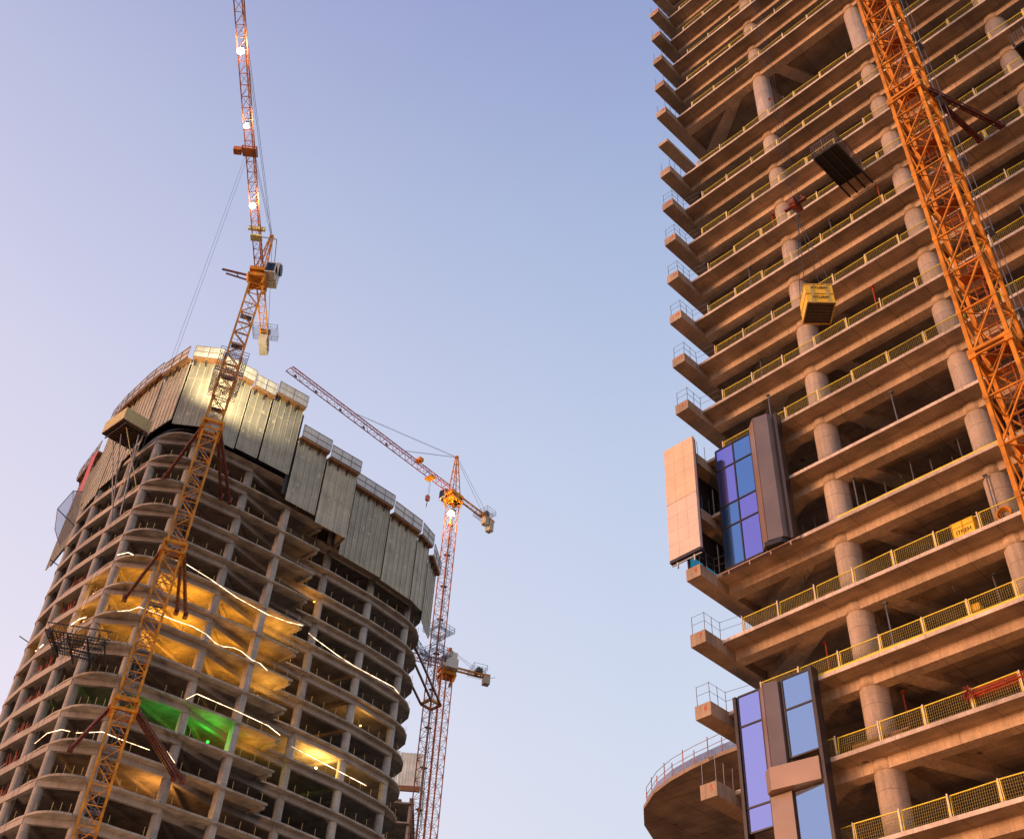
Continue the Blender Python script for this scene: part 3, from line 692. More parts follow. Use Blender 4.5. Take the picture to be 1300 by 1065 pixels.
# --- grey debris net at far left
g=thing('debris_net','translucent grey debris net on thin poles hanging off the far left side','net')
V=lambda az,tan,Dd:(Dd*math.sin(R(az)),Dd*math.cos(R(az)),1.6+Dd*tan)
import math as _m
T=lambda e:_m.tan(R(e))
a0=V(-24.45,T(34.6),150);a1=V(-24.95,T(34.5),150);a2=V(-25.37,T(33.5),149);a3=V(-25.1,T(32.6),149);a4=V(-24.5,T(31.9),149);a5=V(-24.2,T(33.0),151)
mb=MB(); 
for tri in ((a0,a1,a5),(a1,a2,a5),(a2,a3,a5),(a3,a4,a5)):
    mb.poly(tri)
o=mb.build('netting',net_m,g); md=o.modifiers.new('thick','SOLIDIFY'); md.thickness=.04
mb=MB(); mb.path([a0,a1,a2,a3,a4],.06,5); mb.tube(a2,a5,.08,5); mb.path([a1,(a1[0]+.8,a1[1],a1[2]-3),(a1[0]+.3,a1[1],a1[2]-5)],.05,4); mb.build('poles',galv2,g)
# --- dark mesh deck
g=thing('mesh_deck','dark steel mesh deck jutting out from the left face halfway down','platform',tuple(LO))
mb=MB(); zt=70.2
A=(-51.3,116.8);B=(-48.2,116.5);Cc=(-44.0,118.0);Dd=(-47.3,123.7);Ee=(-51.5,122.0)
def lerp(a,b,t): return (a[0]+(b[0]-a[0])*t,a[1]+(b[1]-a[1])*t)
for i in range(19):
    t=i/18; mb.bar(L(lerp(A,Cc,t),zt),L(lerp(Ee,Dd,t),zt+deep.uniform(-.15,.15)),.07,.1)
for i in range(13):
    t=i/12; mb.bar(L(lerp(A,Ee,t),zt+.1+deep.uniform(-.1,.1)),L(lerp(Cc,Dd,t),zt+.1+deep.uniform(-.3,.3)),.07,.1)
for i in range(40):
    a=lerp(lerp(A,Cc,deep.random()),lerp(Ee,Dd,deep.random()),deep.random()*.6); mb.bar(L(a,zt),L((a[0]+deep.uniform(-1,1),a[1]+deep.uniform(-1,1)),zt+deep.uniform(.2,1.2)),.05)
mb.build('grating',dark,g)
mb=MB()
for t in (.08,.35,.65,.92): mb.bar(L(lerp(A,Cc,t),zt-.2),L(lerp(Ee,(-46,127),t),zt-.2),.16,.3)
for t in (0,1): mb.bar(L(lerp(A,Ee,t),zt+.9),L(lerp(Cc,Dd,t),zt+.9),.06)
mb.build('support_beams',dark,g)
mb=MB()
for t in (.2,.4,.6,.8,.95):
    a=lerp(A,Ee,t); mb.bar(L(a,zt),L(a,zt+1),.07); a=lerp(A,Cc,t); mb.bar(L(a,zt),L(a,zt+1),.07)
mb.path([L(lerp(Ee,A,0),zt+1),L(A,zt+1),L(Cc,zt+1)],.04,4); mb.build('rail',dark,g)
# --- scaffolding wrap along the left silhouette
mb=MB(); sr=random.Random(3)
lp=[(-62.8,140.5),(-64.1,143.3),(-65.2,145.9)]
for k in range(2,23):
    z=zk(k)
    for p in lp:
        mb.bar(L(p,z-4.2),L(p,z),.08)
    for a,b in zip(lp,lp[1:]):
        mb.bar(L(a,z),L(b,z),.07); mb.bar(L(a,z-2),L(b,z-2),.05); mb.bar(L(a,z-4.2),L(b,z),.05); mb.bar(L(a,z),L(b,z-4.2),.05)
    if k%3==2:
        mb.bar(L(lp[0],z),L((lp[0][0]-1.5,lp[0][1]-1.0),z+.5),.1)
o=mb.build('side_scaffold',dark); o.location=LO; tag(o,'dark scaffold lattice climbing the far left edge of the left tower','scaffold')
# red rebar / formwork clusters on left face
mb=MB()
for k in range(4,22):
    z=zk(k)
    for j in range(26):
        t=sr.random(); x=-59.5+t*4.2; y=135.6-t*4.9; mb.bar(L((x+.3,y+.3),z),L((x+.3+sr.uniform(-.3,.3),y+.3+sr.uniform(-.3,.3)),z+sr.uniform(.6,1.9)),.05)
o=mb.build('rebar_starters',rebar); o.location=LO; tag(o,'red starter bars and shutter clamps on the left face floors','rebar',None,'stuff')
mb=MB()
for k in range(4,22):
    z=zk(k)
    for j in range(3):
        t=.2+j*.3; x=-60.5+t*2.5; y=137.2-t*2.9; mb.bar(L((x,y),z+.2),L((x+1.4,y-1.2),z+.9),.45,.3)
o=mb.build('shutter_box',dark); o.location=LO; tag(o,'dark shutter boxes standing on the floors at the left face','formwork',None,'stuff')
# --- LED light strips
def strip(label,pts,chain,r=.1,dz=0,offs=-.15):
    P=[]
    for az,tan in pts:
        u,d=ray_out(az,chain); u+=offs; P.append((d.x*u,d.y*u,1.6+u*tan+dz))
    mb=MB(); mb.path(P,r,6); o=mb.build('light_strip',led); tag(o,label,'light strip','glowing light strips on the left tower')
mc=left+front
strip('short glowing strip at the rounded corner, topmost of the strips',[(-21.55,.632),(-21.04,.638),(-20.75,.637)],mc,.036)
strip('topmost long glowing strip right of the crane mast',[(-18.9,.641),(-18.17,.644),(-16.4,.632),(-14.71,.618),(-12.8,.606),(-11.6,.602),(-10.8,.601)],mc,.036)
strip('wavy glowing strip crossing behind the crane mast and sagging at its right end',[(-20.57,.574),(-20.0,.578),(-19.57,.584),(-18.6,.582),(-17.58,.579),(-16.6,.577),(-15.77,.572),(-15.2,.565),(-14.76,.563),(-14.2,.564),(-13.76,.562),(-13.08,.555),(-12.6,.553),(-12.16,.547)],mc,.036)
strip('straight glowing strip above the green lit bay',[(-15.9,.504),(-15.44,.511),(-13.27,.502),(-11.5,.493),(-10.8,.486)],mc,.036)
strip('lowest glowing strip, left of the crane mast',[(-22.26,.435),(-21.88,.446),(-21.3,.452),(-20.9,.452)],mc,.036)
strip('lowest glowing strip, passing behind the crane mast',[(-20.6,.452),(-19.41,.458),(-18.51,.455),(-16.98,.451)],mc,.036)
strip('tiny glowing strip at the foot of the third column',[(-16.15,.453),(-15.62,.444)],mc,.036)
strip('long glowing strip on the set back face, upper one',[(-10.4,.594),(-9.98,.589),(-8.6,.575),(-7.58,.566),(-5.28,.549),(-4.95,.543)],setb,.036)
strip('glowing strip on the set back face, lower one',[(-10.1,.477),(-7.93,.463),(-6.0,.45)],setb,.036)
strip('short glowing strip on the left face, upper one',[(-22.63,.547),(-22.3,.556),(-22.0,.56)],mc,.06)
strip('short glowing strip on the left face, lower one',[(-23.76,.515),(-23.52,.523)],mc,.06)
# --- work lights inside
def work_light(label,loc,energy,color,glow=True,rad=.25,bulbr=.12,group='work lights inside the left tower'):
    g=thing('work_light',label,'work light',loc,0,group)
    mb=MB(); mb.box(-.2,.2,-.08,.08,-.18,.18); mb.build('housing',dark,g)
    mb=MB(); mb.box(-.13,.13,-.11,-.085,-.11,.11); mb.build('glowing_face',emit('work_glow',color,30 if label.startswith('bright') else 3) ,g)
    la=bpy.data.lights.new('lamp','POINT'); la.energy=energy; la.color=color; la.shadow_soft_size=rad
    o=bpy.data.objects.new('lamp',la); col.objects.link(o); o.parent=g; o.location=(0,-.5,.3)
amber=(1,.50,.06)
fl_names={5:'upper',6:'middle',7:'lower'}
bays=[(-22.0,left+front[:2],3.0,420,'left face bay'),(-20.4,front,4.2,600,'corner bay'),(-18.6,front,4.4,1500,'bay behind the mast'),(-17.0,front,4.6,1800,'bay right of the mast'),(-14.6,front,5.0,1000,'bay before the wing'),(-12.4,front,3.2,420,'wing tip bay')]
for kk,mul in ((5,1.0),(6,1.15),(7,.75)):
    for az,ch,dep,e,lab in bays:
        x,y=onray(az,ch,dep)
        work_light('amber work light in the %s, %s glowing floor'%(lab,fl_names[kk]),(x,y,zk(kk)+1.5),e*mul*.36,(1,.43,.035),rad=.8)
for (x,y,z,e,c,lab) in [(-22.8,149.4,zk(8)+2.0,1500,(1,.6,.15),'bright amber work light in the set back bay'),(-29.3,138.3,zk(9)+1.2,380,(1,.43,.035),'amber work light under the lower wing tip'),(-18,152,zk(6)+1.5,260,(1,.52,.1),'dim amber work light near the right end bays'),
    (-34.2,134.2,zk(9)+1.5,340,(.04,1,.05),'green work light in the green lit bay'),(-39.5,131.0,zk(9)+1.4,130,(.06,1,.1),'dim green work light left of the green lit bay'),
    (-38.5,133.2,zk(11)+1.6,620,(1,.45,.1),'orange work light in the lowest bay'),(-58.5,138,zk(6)+1.5,200,(1,.43,.035),'amber work light deep in the left face'),(-26,141.5,zk(3)+2,200,(1,.43,.035),'amber work light above the wing tips'),(-29.3,138.3,zk(5)+1.2,420,(1,.5,.08),'amber work light behind the upper wing tip'),(-29.3,138.3,zk(7)+1.2,520,(1,.5,.08),'amber work light behind the middle wing tip')]:
    work_light(lab,(x,y,z),e,c,rad=.8)
# ================================================================ LEFT CRANE
CX,CY=-38.25,112.7
lc_=thing('tower_crane','orange tower crane with long jib and lit lamps standing against the left tower','crane',(CX,CY,0),R(18.75))
mb=MB(); mb.lattice((0,0,0),(0,0,125.8),2.0,2.0,2.1,.27,.09,up=(0,1,0)); mb.build('mast',orange,lc_)
mb=MB()
for k in range(0,124):
    z=k*1.0; mb.bar((-.2,.5,z),(.25,.5,z),.03)
    if k%6==0: mb.box(-.8,.8,-.1,.8,z,z+.06); mb.path([(-.8,-.1,z+.9),(.8,-.1,z+.9)],.03,4)
for x in (-.2,.25): mb.bar((x,.5,0),(x,.5,124),.05)
for k in range(0,60): mb.bar((-.9,-.9,k*2.1),(.9,.9,k*2.1),.05)
mb.build('ladder',galv2,lc_)
for zc in (98.8,79.7,59.6,40):
    mb=MB()
    for i in range(4):
        c4=[(-1.3,-1.3),(1.3,-1.3),(1.3,1.3),(-1.3,1.3)]; mb.bar((*c4[i],zc),(*c4[(i+1)%4],zc),.3,.4)
        mb.bar((*c4[i],zc-1.2),(*c4[(i+1)%4],zc-1.2),.15,.2); mb.bar((*c4[i],zc-1.2),(*c4[i],zc),.25)
    mb.build('collar',orange,lc_)
def wl(p): # world->crane local
    v=Vector((p[0]-CX,p[1]-CY)); a=-R(18.75); return (v.x*math.cos(a)-v.y*math.sin(a),v.x*math.sin(a)+v.y*math.cos(a),p[2])
for zc,ends in ((98.7,((-46.3,123.9),(-39.0,127.3),(-37.9,128.0))),(79.7,((-46.3,124.3),(-40.2,126.5),(-39.2,127.3))),(59.6,((-46.6,124.0),(-35.9,129.5),(-35.0,130.2)))):
    for (ex,ey),st in zip(ends,((-1.3,1.0),(1.1,1.3),(1.3,.6))):
        mb=MB(); b=Vector(wl((ex,ey,zc))); a=Vector((*st,zc)); mb.lattice(a,b,.28,.28,.9,.09,.05); mb.bar(a,b,.14)
        mb.box(b.x-.3,b.x+.3,b.y-.5,b.y+.3,zc-.4,zc+.4)
        mb.build('tie_bar',redsteel,lc_)
for zc in (110.3,106.5):
    mb=MB(); r0=1.15;r1=1.9
    for q_ in range(15):
        t_=-r1+(2*r1)*q_/14
        if abs(t_)>r0: mb.bar((t_,-r1,zc),(t_,r1,zc),.05); mb.bar((-r1,t_,zc),(r1,t_,zc),.05)
        else:
            mb.bar((t_,-r1,zc),(t_,-r0,zc),.05); mb.bar((t_,r0,zc),(t_,r1,zc),.05); mb.bar((-r1,t_,zc),(-r0,t_,zc),.05); mb.bar((r0,t_,zc),(r1,t_,zc),.05)
    c4=[(-r1,-r1),(r1,-r1),(r1,r1),(-r1,r1)]
    for i in range(4):
        for zz in (.5,1.0): mb.bar((*c4[i],zc+zz),(*c4[(i+1)%4],zc+zz),.06)
        for t in (0,.5): mb.bar((*lerp(c4[i],c4[(i+1)%4],t),zc),(*lerp(c4[i],c4[(i+1)%4],t),zc+1.05),.07)
    mb.build('climbing_platform',galv2,lc_)
mb=MB()
for x in (-1.5,1.5):
    mb.lattice((x,-1.1,103.2),(x,-1.1,106.4),.5,.5,.8,.05,.035)
mb.lattice((0,0,103),(0,0,111),2.3,2.3,2.0,.12,.07,up=(0,1,0)); mb.build('climbing_frame',orange2,lc_)
# upper works, aligned with the jib
JA=math.atan2(-.9987,.0515)
up=thing('x','x','x')
bpy.data.objects.remove(up)
a18=R(18.75)
def crane_top(parent,rel_rot,zb,jl,cj,jw,jh,mat,matb,topz,apex_back,pend,cabside,lamps,cws,base_rot):
    """all parts are children of parent; rel = direction of jib in parent's local frame"""
    Rm=Matrix.Rotation(rel_rot,4,'Z')
    def add(mb,name,m,smooth=False):
        o=mb.build(name,m,parent,smooth); o.rotation_euler=(0,0,rel_rot); return o
    mb=MB(); mb.box(-1.45,1.45,-1.3,1.3,zb-2.0,zb-1.4); mb.tube((0,0,zb-1.4),(0,0,zb-.9),1.25,20); mb.box(-1.6,1.6,-1.2,1.2,zb-.9,zb-.2)
    for x in (-1,1):
        for y in (-1,1): mb.bar((x*1.0,y*1.0,zb-3.2),(x*1.35,y*1.25,zb-1.9),.3)
    add(mb,'slewing_unit',mat)
    # jib along +x, triangular truss, chords: two bottom, one top
    mb=MB(); n=int(jl/1.7)
    bl=lambda t:(t,-jw/2,zb); br=lambda t:(t,jw/2,zb); tp=lambda t:(t,0,zb+jh)
    x0=1.2
    mb.bar(bl(x0),bl(jl),.13,.13); mb.bar(br(x0),br(jl),.13,.13); mb.bar(tp(x0),tp(jl-.8),.15,.15)
    st=(jl-x0)/n
    for i in range(n):
        a=x0+i*st; b=a+st; m_=a+st/2
        mb.bar(bl(a),br(a),.06); mb.bar(bl(a),br(b),.045) if i%2 else mb.bar(br(a),bl(b),.045)
        for f in (bl,br): mb.bar(f(a),tp(m_),.06); mb.bar(tp(m_),f(b),.06)
    mb.bar(bl(jl),br(jl),.1); mb.bar(bl(jl),tp(jl-.8),.08); mb.bar(br(jl),tp(jl-.8),.08)
    add(mb,'jib',matb)
    mb=MB()
    for y in (-.55,.55): mb.bar((-1.2,y,zb),(-cj,y,zb),.16,.34)
    k=int(cj/1.3)
    for i in range(k): mb.bar((-1.4-i*1.3,-.55,zb),(-1.4-i*1.3,.55,zb),.08); mb.bar((-1.4-i*1.3,-.55,zb),(-2.7-i*1.3,.55,zb),.06)
    add(mb,'counter_jib',mat)
    # A frame / cat head
    mb=MB(); ax=(-apex_back,0,topz)
    for x,y in ((1.0,-.6),(1.0,.6),(-1.2,-.6),(-1.2,.6)): mb.bar((x,y,zb-.2),(ax[0]+(.15 if x>0 else -.15),y*.3,topz),.16)
    for t in (.2,.4,.6,.8):
        zz=zb+(topz-zb)*t
        pts=[(1.0+(ax[0]-1.0)*t,-.6+.42*t,zz),(1.0+(ax[0]-1.0)*t,.6-.42*t,zz),(-1.2+(ax[0]+1.2)*t,.6-.42*t,zz),(-1.2+(ax[0]+1.2)*t,-.6+.42*t,zz)]
        for i in range(4): mb.bar(pts[i],pts[(i+1)%4],.07)
    mb.box(ax[0]-.3,ax[0]+.3,-.3,.3,topz-.2,topz+.25)
    add(mb,'cat_head',mat)
    mb=MB()
    for pd in pend: 
        for y in (-.1,.1): mb.tube((ax[0],y,topz),(pd,y,zb+jh+.1),.028,5)
    for y in (-.45,.45): mb.tube((ax[0],y*.3,topz),(-cj+1.5,y,zb+.2),.03,5)
    add(mb,'pendant',dark)
    # machinery deck with rails
    mb=MB()
    px=-cj+2.4
    for q_ in range(14): mb.bar((px-1.3+q_*.2,-1.9,zb+.22),(px-1.3+q_*.2,1.9,zb+.22),.04)
    for y in (-1.9,1.9):
        for zz in (.6,1.2): mb.bar((px-1.3,y,zb+zz),(px+1.3,y,zb+zz),.05)
    for x in (px-1.3,px+1.3):
        for zz in (.6,1.2): mb.bar((x,-1.9,zb+zz),(x,1.9,zb+zz),.05)
        for y in (-1.9,-.9,0,.9,1.9): mb.bar((x,y,zb+.2),(x,y,zb+1.25),.05)
    add(mb,'service_deck',galv2)
    mb=MB(); mb.tube((px,-.8,zb+.75),(px,.8,zb+.75),.45,14); mb.box(px-.9,px-.45,-.5,.5,zb+.3,zb+1.3); add(mb,'winch',dark)
    for (x,w_,z0_,z1_) in cws:
        mb=MB(); mb.box(-x-w_/2,-x+w_/2,-.62,.62,zb+z0_,zb+z1_)
        for i in range(1,5): mb.box(-x-w_/2-.02,-x+w_/2+.02,-.64,.64,zb+z0_+(z1_-z0_)*i/5-.02,zb+z0_+(z1_-z0_)*i/5+.02)
        add(mb,'counterweight',cwt)
    # cab
    y=cabside
    mb=MB(); mb.box(-.2,1.6,y-.75,y+.75,zb-1.1,zb+1.0); mb.box(-.1,1.5,y-.7,y+.7,zb+1.0,zb+1.15); c=add(mb,'cab',white)
    mb=MB(); mb.box(1.603,1.64,y-.62,y+.62,zb-.9,zb+.8); mb.box(.3,1.4,y-.79,y-.753,zb-.4,zb+.8); mb.box(.3,1.4,y+.753,y+.79,zb-.4,zb+.8)
    w=add(mb,'cab_window',g_d)
    return add
add=crane_top(lc_,JA-a18,129.2,60.5,15.0,1.25,1.5,orange,orange2,138.2,.4,(21,41),1.7,None,[(13.9,3.4,-1.5,-.2)],a18)
mb=MB(); mb.box(-1.6,-.3,1.0,2.6,128.0,132.4); mb.box(-1.62,-.28,.98,2.62,130.9,131.0); add(mb,'electrical_cabinet',white)
mb=MB(); mb.tube((-.5,2.63,130.9),(-.5,2.9,130.9),.9,18); add(mb,'cable_drum',dark)
mb=MB(); mb.bar((.3,-1.4,128.2),(.6,-5.3,128.6),.2,.3); mb.bar((-.7,-1.4,128.2),(-.4,-4.9,128.9),.16,.22); mb.bar((.4,-3.2,128.3),(-.5,-3.0,128.6),.1); mb.build('auxiliary_arm',redsteel,lc_).rotation_euler=(0,0,JA-a18)
mb=MB()
for sy in (-1,1): mb.bar((21.0,sy*.95,129.0),(22.6,sy*.95,129.0),.12,.3)
mb.bar((21,-.95,128.9),(21,.95,128.9),.12); mb.bar((22.6,-.95,128.9),(22.6,.95,128.9),.12); mb.box(21.1,22.5,-.9,.9,128.6,128.75); mb.box(21.3,22.2,-2.1,-1.1,128.5,129.2)
add(mb,'trolley',orange2)
mb=MB(); 
for x in (21.3,22.3): mb.tube((x,-.2,128.6),(x,-.2,6),.016,4)
add(mb,'hoist_rope',wire)
mb=MB(); mb.box(6.5,7.6,-.8,.8,128.7,129.0); mb.box(7.9,8.3,-1.2,1.2,129.3,129.9); mb.bar((7,.7,129.2),(4.5,2.2,132),.12); mb.bar((4.5,2.2,132),(1,1.9,131),.1); add(mb,'jib_gear',ply)
for i,(x,e) in enumerate(((13.3,400),(26.3,200),(37.2,500))):
    mb=MB(); mb.box(x-.16,x+.16,-.2,.2,128.7,129.0); o=add(mb,'lamp_housing',dark)
    mb=MB(); mb.ball((x,0,128.1),.3 if i==1 else .42); b_=add(mb,'lamp_glow',bulb,True)
la=bpy.data.lights.new('lamp','SPOT'); la.energy=24000; la.color=(1,.86,.55); la.spot_size=R(100); la.spot_blend=.6; la.shadow_soft_size=.3
o=bpy.data.objects.new('lamp',la); col.objects.link(o); o.parent=lc_
lp_=Vector(wl((-39.6,114.6,112.5))); o.location=lp_; tg=Vector(wl((-40.5,125.5,120))); o.rotation_euler=(tg-lp_).to_track_quat('-Z','Y').to_euler()
# ================================================================ MIDDLE CRANE
MX,MY=-9.85,178.0
mcn=thing('tower_crane','orange tower crane with long red lattice jib pointing left behind the left tower','crane',(MX,MY,0),R(45))
mb=MB(); mb.lattice((0,0,0),(0,0,139.5),1.75,1.75,1.75,.15,.06,up=(0,1,0)); mb.build('mast',orange2,mcn)
mb=MB(); mb.bar((.3,.2,0),(.3,.2,139),.07); mb.bar((.7,.2,0),(.7,.2,139),.07)
for k in range(70): mb.bar((.3,.2,2*k),(.7,.2,2*k),.04)
for k in range(0,20): mb.box(-.2,.8,.0,.8,7*k+2,7*k+2.1)
mb.build('ladder',dark,mcn)
JM=math.atan2(-31,-28.9)
add2=crane_top(mcn,JM-R(45),142.3,43.5,11.5,1.25,1.35,orange,pinkred,151.5,-.3,(14,27),-1.75,None,[(10.8,1.1,-2.6,.2),(9.4,1.1,-1.7,.2)],R(45))
mb=MB(); mb.tube((-.6,-1.9,143.2),(-.6,-2.35,143.2),1.05,22); add2(mb,'cable_drum',white)
mb=MB(); mb.box(-1.6,.3,-1.85,-.9,140.9,142.6); add2(mb,'electrical_cabinet',white)
mb=MB(); mb.box(6.2,7.4,-.9,.9,141.6,142.0); mb.bar((6.5,-1,142),(6.5,1,142),.12); mb.box(9.6,10.6,-.7,.7,143.7,144.4); add2(mb,'trolley',orange)
mb=MB(); mb.tube((6.8,0,141.6),(6.8,0,137.5),.03,4); mb.tube((6.6,.1,141.6),(6.6,.1,137.5),.03,4); add2(mb,'hoist_rope',wire)
mb=MB(); mb.box(6.4,7.1,-.3,.3,136.4,137.5); mb.tube((6.75,0,136.4),(6.75,0,135.4),.1,6); mb.tube((6.75,0,135.6),(6.9,0,134.4),.12,6,.02); add2(mb,'hook_block',redsteel)
for x in (18,24,30,36,41):
    mb=MB(); mb.box(x,x+.6,-.65,-.55,142.5,142.9); add2(mb,'jib_sign',dark)
mb=MB(); mb.box(-1.5,-.6,-1.7,-1.3,136.3,137.2); mb.build('lamp_housing',dark,mcn)
mb=MB(); mb.ball((-1.5,-1.5,135.9),.55); mb.build('lamp_glow',bulb,mcn)
la=bpy.data.lights.new('lamp','POINT'); la.energy=5000; la.color=(1,.75,.4); la.shadow_soft_size=.4
o=bpy.data.objects.new('lamp',la); col.objects.link(o); o.parent=mcn; o.location=(-1.9,-1.9,135.7)
for zc in (111.0,106.5):
    mb=MB(); r1=2.0;r0=1.1
    for q_ in range(15):
        t_=-r1+(2*r1)*q_/14
        if abs(t_)>r0: mb.bar((t_,-r1,zc),(t_,r1,zc),.05); mb.bar((-r1,t_,zc),(r1,t_,zc),.05)
        else:
            mb.bar((t_,-r1,zc),(t_,-r0,zc),.05); mb.bar((t_,r0,zc),(t_,r1,zc),.05); mb.bar((-r1,t_,zc),(-r0,t_,zc),.05); mb.bar((r0,t_,zc),(r1,t_,zc),.05)
    c4=[(-r1,-r1),(r1,-r1),(r1,r1),(-r1,r1)]
    for i in range(4):
        for zz in (.5,1.0): mb.bar((*c4[i],zc+zz),(*c4[(i+1)%4],zc+zz),.06)
        for t in (0,.33,.66): mb.bar((*lerp(c4[i],c4[(i+1)%4],t),zc),(*lerp(c4[i],c4[(i+1)%4],t),zc+1.05),.07)
    mb.build('climbing_platform',galv2,mcn)
for zc in (97.0,52):
    mb=MB(); c4=[(-1.2,-1.2),(1.2,-1.2),(1.2,1.2),(-1.2,1.2)]
    for i in range(4): mb.bar((*c4[i],zc),(*c4[(i+1)%4],zc),.3,.4)
    mb.build('collar',orange,mcn)
a=-R(45)
def wm(p): v=Vector((p[0]-MX,p[1]-MY)); return Vector((v.x*math.cos(a)-v.y*math.sin(a),v.x*math.sin(a)+v.y*math.cos(a),p[2]))
for st,en in (((-1.2,-1.2),(-13.2,161.5)),((-1.2,1.2),(-15,163.5)),((1.2,-1.2),(-12.3,160))):
    mb=MB(); mb.bar((*st,97),wm((*en,97)),.3,.3); mb.build('tie_bar',redsteel,mcn)
mb=MB(); mb.lattice((-1.5,0,104),wm((-15,165,104)),1.0,1.2,1.2,.08,.05); mb.build('access_bridge',galv2,mcn)
mb=MB(); mb.bar(wm((-13.2,166,107)),wm((-11.5,163,108.5)),.12); mb.build('lamp_bracket',dark,mcn)
g=thing('floodlight','glowing floodlight on a bracket at the right end of the left tower','lamp',(-11.3,162.0,108.2))
mb=MB(); mb.box(-.35,.35,-.1,.25,-.3,.3); mb.build('housing',dark,g); mb=MB(); mb.box(-.4,.4,-.16,-.11,-.35,.35); mb.build('glowing_face',emit('flood_glow',(1,.8,.4),40),g)
mb=MB(); mb.bar((0,.1,-.3),(-1.5,4,-1.5),.1); mb.build('bracket',dark,g)
# second mast with small crane head behind
NX,NY=-8.1,187.0
sc=thing('tower_crane','smaller orange tower crane whose counter jib points down right beside the middle mast','crane',(NX,NY,0),R(45))
mb=MB(); mb.lattice((0,0,0),(0,0,107.5),1.6,1.6,1.7,.14,.055,up=(0,1,0)); mb.bar((.2,.2,0),(.2,.2,107),.06); mb.build('mast',orange2,sc)
JS=math.atan2(-.35,-1)
add3=crane_top(sc,JS-R(45),109.5,9,8.2,1.1,1.2,orange,orange2,113.2,.2,(4,),1.5,None,[(7.6,1.2,-1.6,.3)],R(45))
mb=MB(); mb.box(-1.3,1.0,1.0,2.4,108.3,110.2); mb.box(-1.1,.6,1.1,2.2,110.25,111.5); add3(mb,'machine_house',white)
# ================================================================ FAR TOWER
ft=thing('distant_tower','distant unfinished tower with netted screens seen low between the left tower and the crane masts','tower',(-22,236,0))
mb=MB()
for k in range(0,26): mb.box(-14,8,-6,14,4.1*k+.0,4.1*k+.3)
mb.build('floor_slab',d_slab,ft)
mb=MB()
for k in range(5): mb.box(-13+5*k,-12.2+5*k,-5.4,-4.6,0,104)
mb.build('column',d_col,ft)
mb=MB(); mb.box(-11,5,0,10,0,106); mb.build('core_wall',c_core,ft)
mb=MB()
for i in range(5): mb.box(-15+i*4.8,-15+i*4.8+4.7,-7.4,-7.3,105.6,114.0-i*.3)
mb.box(9.0,9.1,-7.3,14,105.6,112.8)
mb.build('screen',RIBM['pale'],ft)
mb=MB(); mb.box(-15,9,-8,-7.5,104.3,105.4); mb.build('working_platform',timber,ft)
# ================================================================ GROUND
def plane(name,x0,x1,y0,y1,z,m):
    mb=MB(); mb.poly([(x0,y0,z),(x1,y0,z),(x1,y1,z),(x0,y1,z)]); return tag(mb.build(name,m),None,None,None,'structure')
plane('ground',-3000,3000,-3000,3000,0,plain('sandy_ground',(.10,.075,.05),.9,var=.3,scale=.15))
# street floodlights on the ground that light the right tower
def flood(label,x,y,tx,ty,tz,energy,size,c=(1,.47,.17)):
    g=thing('site_floodlight',label,'floodlight',(x,y,0),0,'site floodlights on the ground')
    mb=MB(); mb.tube((0,0,0),(0,0,2.6),.06,8)
    for a in (0,2.1,4.2): mb.tube((0,0,1),(math.cos(a)*.9,math.sin(a)*.9,0),.04,6)
    mb.build('stand',galv,g)
    mb=MB(); mb.box(-.5,.5,-.3,.3,2.6,2.95); mb.build('housing',dark,g)
    mb=MB(); mb.box(-.45,.45,-.25,.25,2.955,2.98); mb.build('glowing_face',emit('site_glow',(1,.6,.3),20),g)
    la=bpy.data.lights.new('lamp','SPOT'); la.energy=energy; la.color=c; la.spot_size=R(size); la.spot_blend=.7; la.shadow_soft_size=1.5
    o=bpy.data.objects.new('lamp',la); col.objects.link(o); o.parent=g; o.location=(0,0,3.2)
    o.rotation_euler=(Vector((tx-x,ty-y,tz-3.2))).to_track_quat('-Z','Y').to_euler()
def fl(label,s,t,ts,tt,tz,e,size,c=(1,.38,.12)):
    a=rw(s,t,0);b=rw(ts,tt,0); flood(label,a.x,a.y,b.x,b.y,tz,e,size,c)
fl('orange site floodlight on the ground near the crane foot',4,-24,12,4,60,1.05e4,100)
fl('orange site floodlight on the ground right of the crane foot',30,-22,18,4,60,1.0e4,100)
fl('orange site floodlight on the ground left of the right tower',-14,-30,6,4,50,.45e4,90)
flood('warm site floodlight on the ground before the left tower',-62,92,-45,128,70,3.4e4,90,(1,.60,.38))
flood('added warm fill lamp on the ground between the towers',-18,100,-30,140,70,4.2e4,90,(1,.64,.42))  # unseen lamp added as front fill for the left tower
# ================================================================ LIGHT / WORLD / CAMERA
SUN_AZ,SUN_EL=257.,2.5
sd=Vector((math.sin(R(SUN_AZ))*math.cos(R(SUN_EL)),math.cos(R(SUN_AZ))*math.cos(R(SUN_EL)),math.sin(R(SUN_EL))))
su=bpy.data.lights.new('sun','SUN'); su.energy=5.0; su.color=(1,.46,.20); su.angle=R(22)
so=bpy.data.objects.new('sun',su); col.objects.link(so); so.rotation_euler=(-sd).to_track_quat('-Z','Y').to_euler()
w=bpy.data.worlds.new('World'); scene.world=w; w.use_nodes=True; nt=w.node_tree; N=nt.nodes; Lk=nt.links
bg=N['Background']; tc=N.new('ShaderNodeTexCoord'); sep=N.new('ShaderNodeSeparateXYZ'); Lk.new(tc.outputs['Generated'],sep.inputs[0])
ramp=N.new('ShaderNodeValToRGB'); Lk.new(sep.outputs['Z'],ramp.inputs['Fac']); e=ramp.color_ramp.elements
stops=[(0,(.85,.68,.62)),(.22,(.80,.78,.86)),(.447,(.69,.725,.865)),(.65,(.555,.62,.815)),(.79,(.418,.497,.723)),(.885,(.319,.376,.637)),(1,(.25,.30,.56))]
e[0].position=0;e[0].color=(*stops[0][1],1);e[1].position=1;e[1].color=(*stops[-1][1],1)
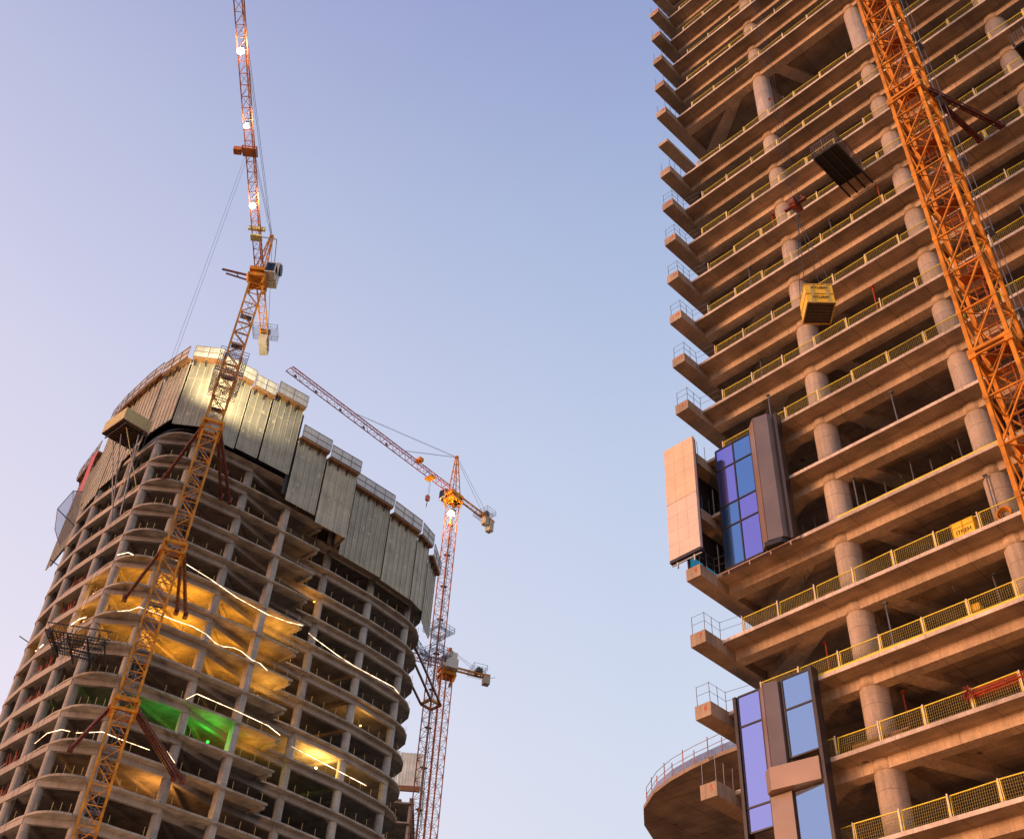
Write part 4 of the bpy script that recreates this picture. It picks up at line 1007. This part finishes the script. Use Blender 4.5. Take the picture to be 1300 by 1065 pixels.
for p,c in stops[1:-1]: q=e.new(p);q.color=(*c,1)
sky=N.new('ShaderNodeTexSky'); sky.sky_type='NISHITA'; sky.sun_disc=False; sky.sun_elevation=R(SUN_EL); sky.sun_rotation=R(SUN_AZ)
sc_=N.new('ShaderNodeVectorMath'); sc_.operation='SCALE'; sc_.inputs['Scale'].default_value=.08; Lk.new(sky.outputs[0],sc_.inputs[0])
ad=N.new('ShaderNodeMix'); ad.data_type='RGBA'; ad.inputs['Factor'].default_value=.04; Lk.new(ramp.outputs['Color'],ad.inputs['A']); Lk.new(sc_.outputs[0],ad.inputs['B'])
pk=N.new('ShaderNodeMapRange'); pk.inputs['From Min'].default_value=0; pk.inputs['From Max'].default_value=-.4; pk.clamp=False; Lk.new(sep.outputs['X'],pk.inputs['Value'])
cl=N.new('ShaderNodeClamp'); cl.inputs['Min'].default_value=-.3; cl.inputs['Max'].default_value=1.4; Lk.new(pk.outputs[0],cl.inputs['Value'])
pm=N.new('ShaderNodeVectorMath'); pm.operation='MULTIPLY_ADD'; pm.inputs[1].default_value=(.18,.05,.02); pm.inputs[2].default_value=(1,1,1); Lk.new(cl.outputs[0],pm.inputs[0])
fm=N.new('ShaderNodeVectorMath'); fm.operation='MULTIPLY'; Lk.new(ad.outputs['Result'],fm.inputs[0]); Lk.new(pm.outputs[0],fm.inputs[1])
Lk.new(fm.outputs[0],bg.inputs['Color']); bg.inputs['Strength'].default_value=1.045
M=Matrix(((9.97505368e-01,-7.05906577e-02,0),(-4.90056300e-02,-6.92490772e-01,-7.19760362e-01),(5.08083573e-02,7.17964825e-01,-6.94222602e-01)))
cam=bpy.data.cameras.new('camera'); co=bpy.data.objects.new('camera',cam); col.objects.link(co)
co.matrix_world=Matrix.Translation((0,0,1.6))@M.to_4x4()
cam.sensor_width=36; cam.lens=36*1462/1300; cam.shift_y=-45/1300; cam.clip_end=8000; cam.clip_start=.1
scene.camera=co
scene.render.resolution_x=1024; scene.render.resolution_y=838
scene.render.engine='CYCLES'
scene.view_settings.view_transform='Standard'; scene.view_settings.look='None'; scene.view_settings.exposure=0; scene.view_settings.gamma=1
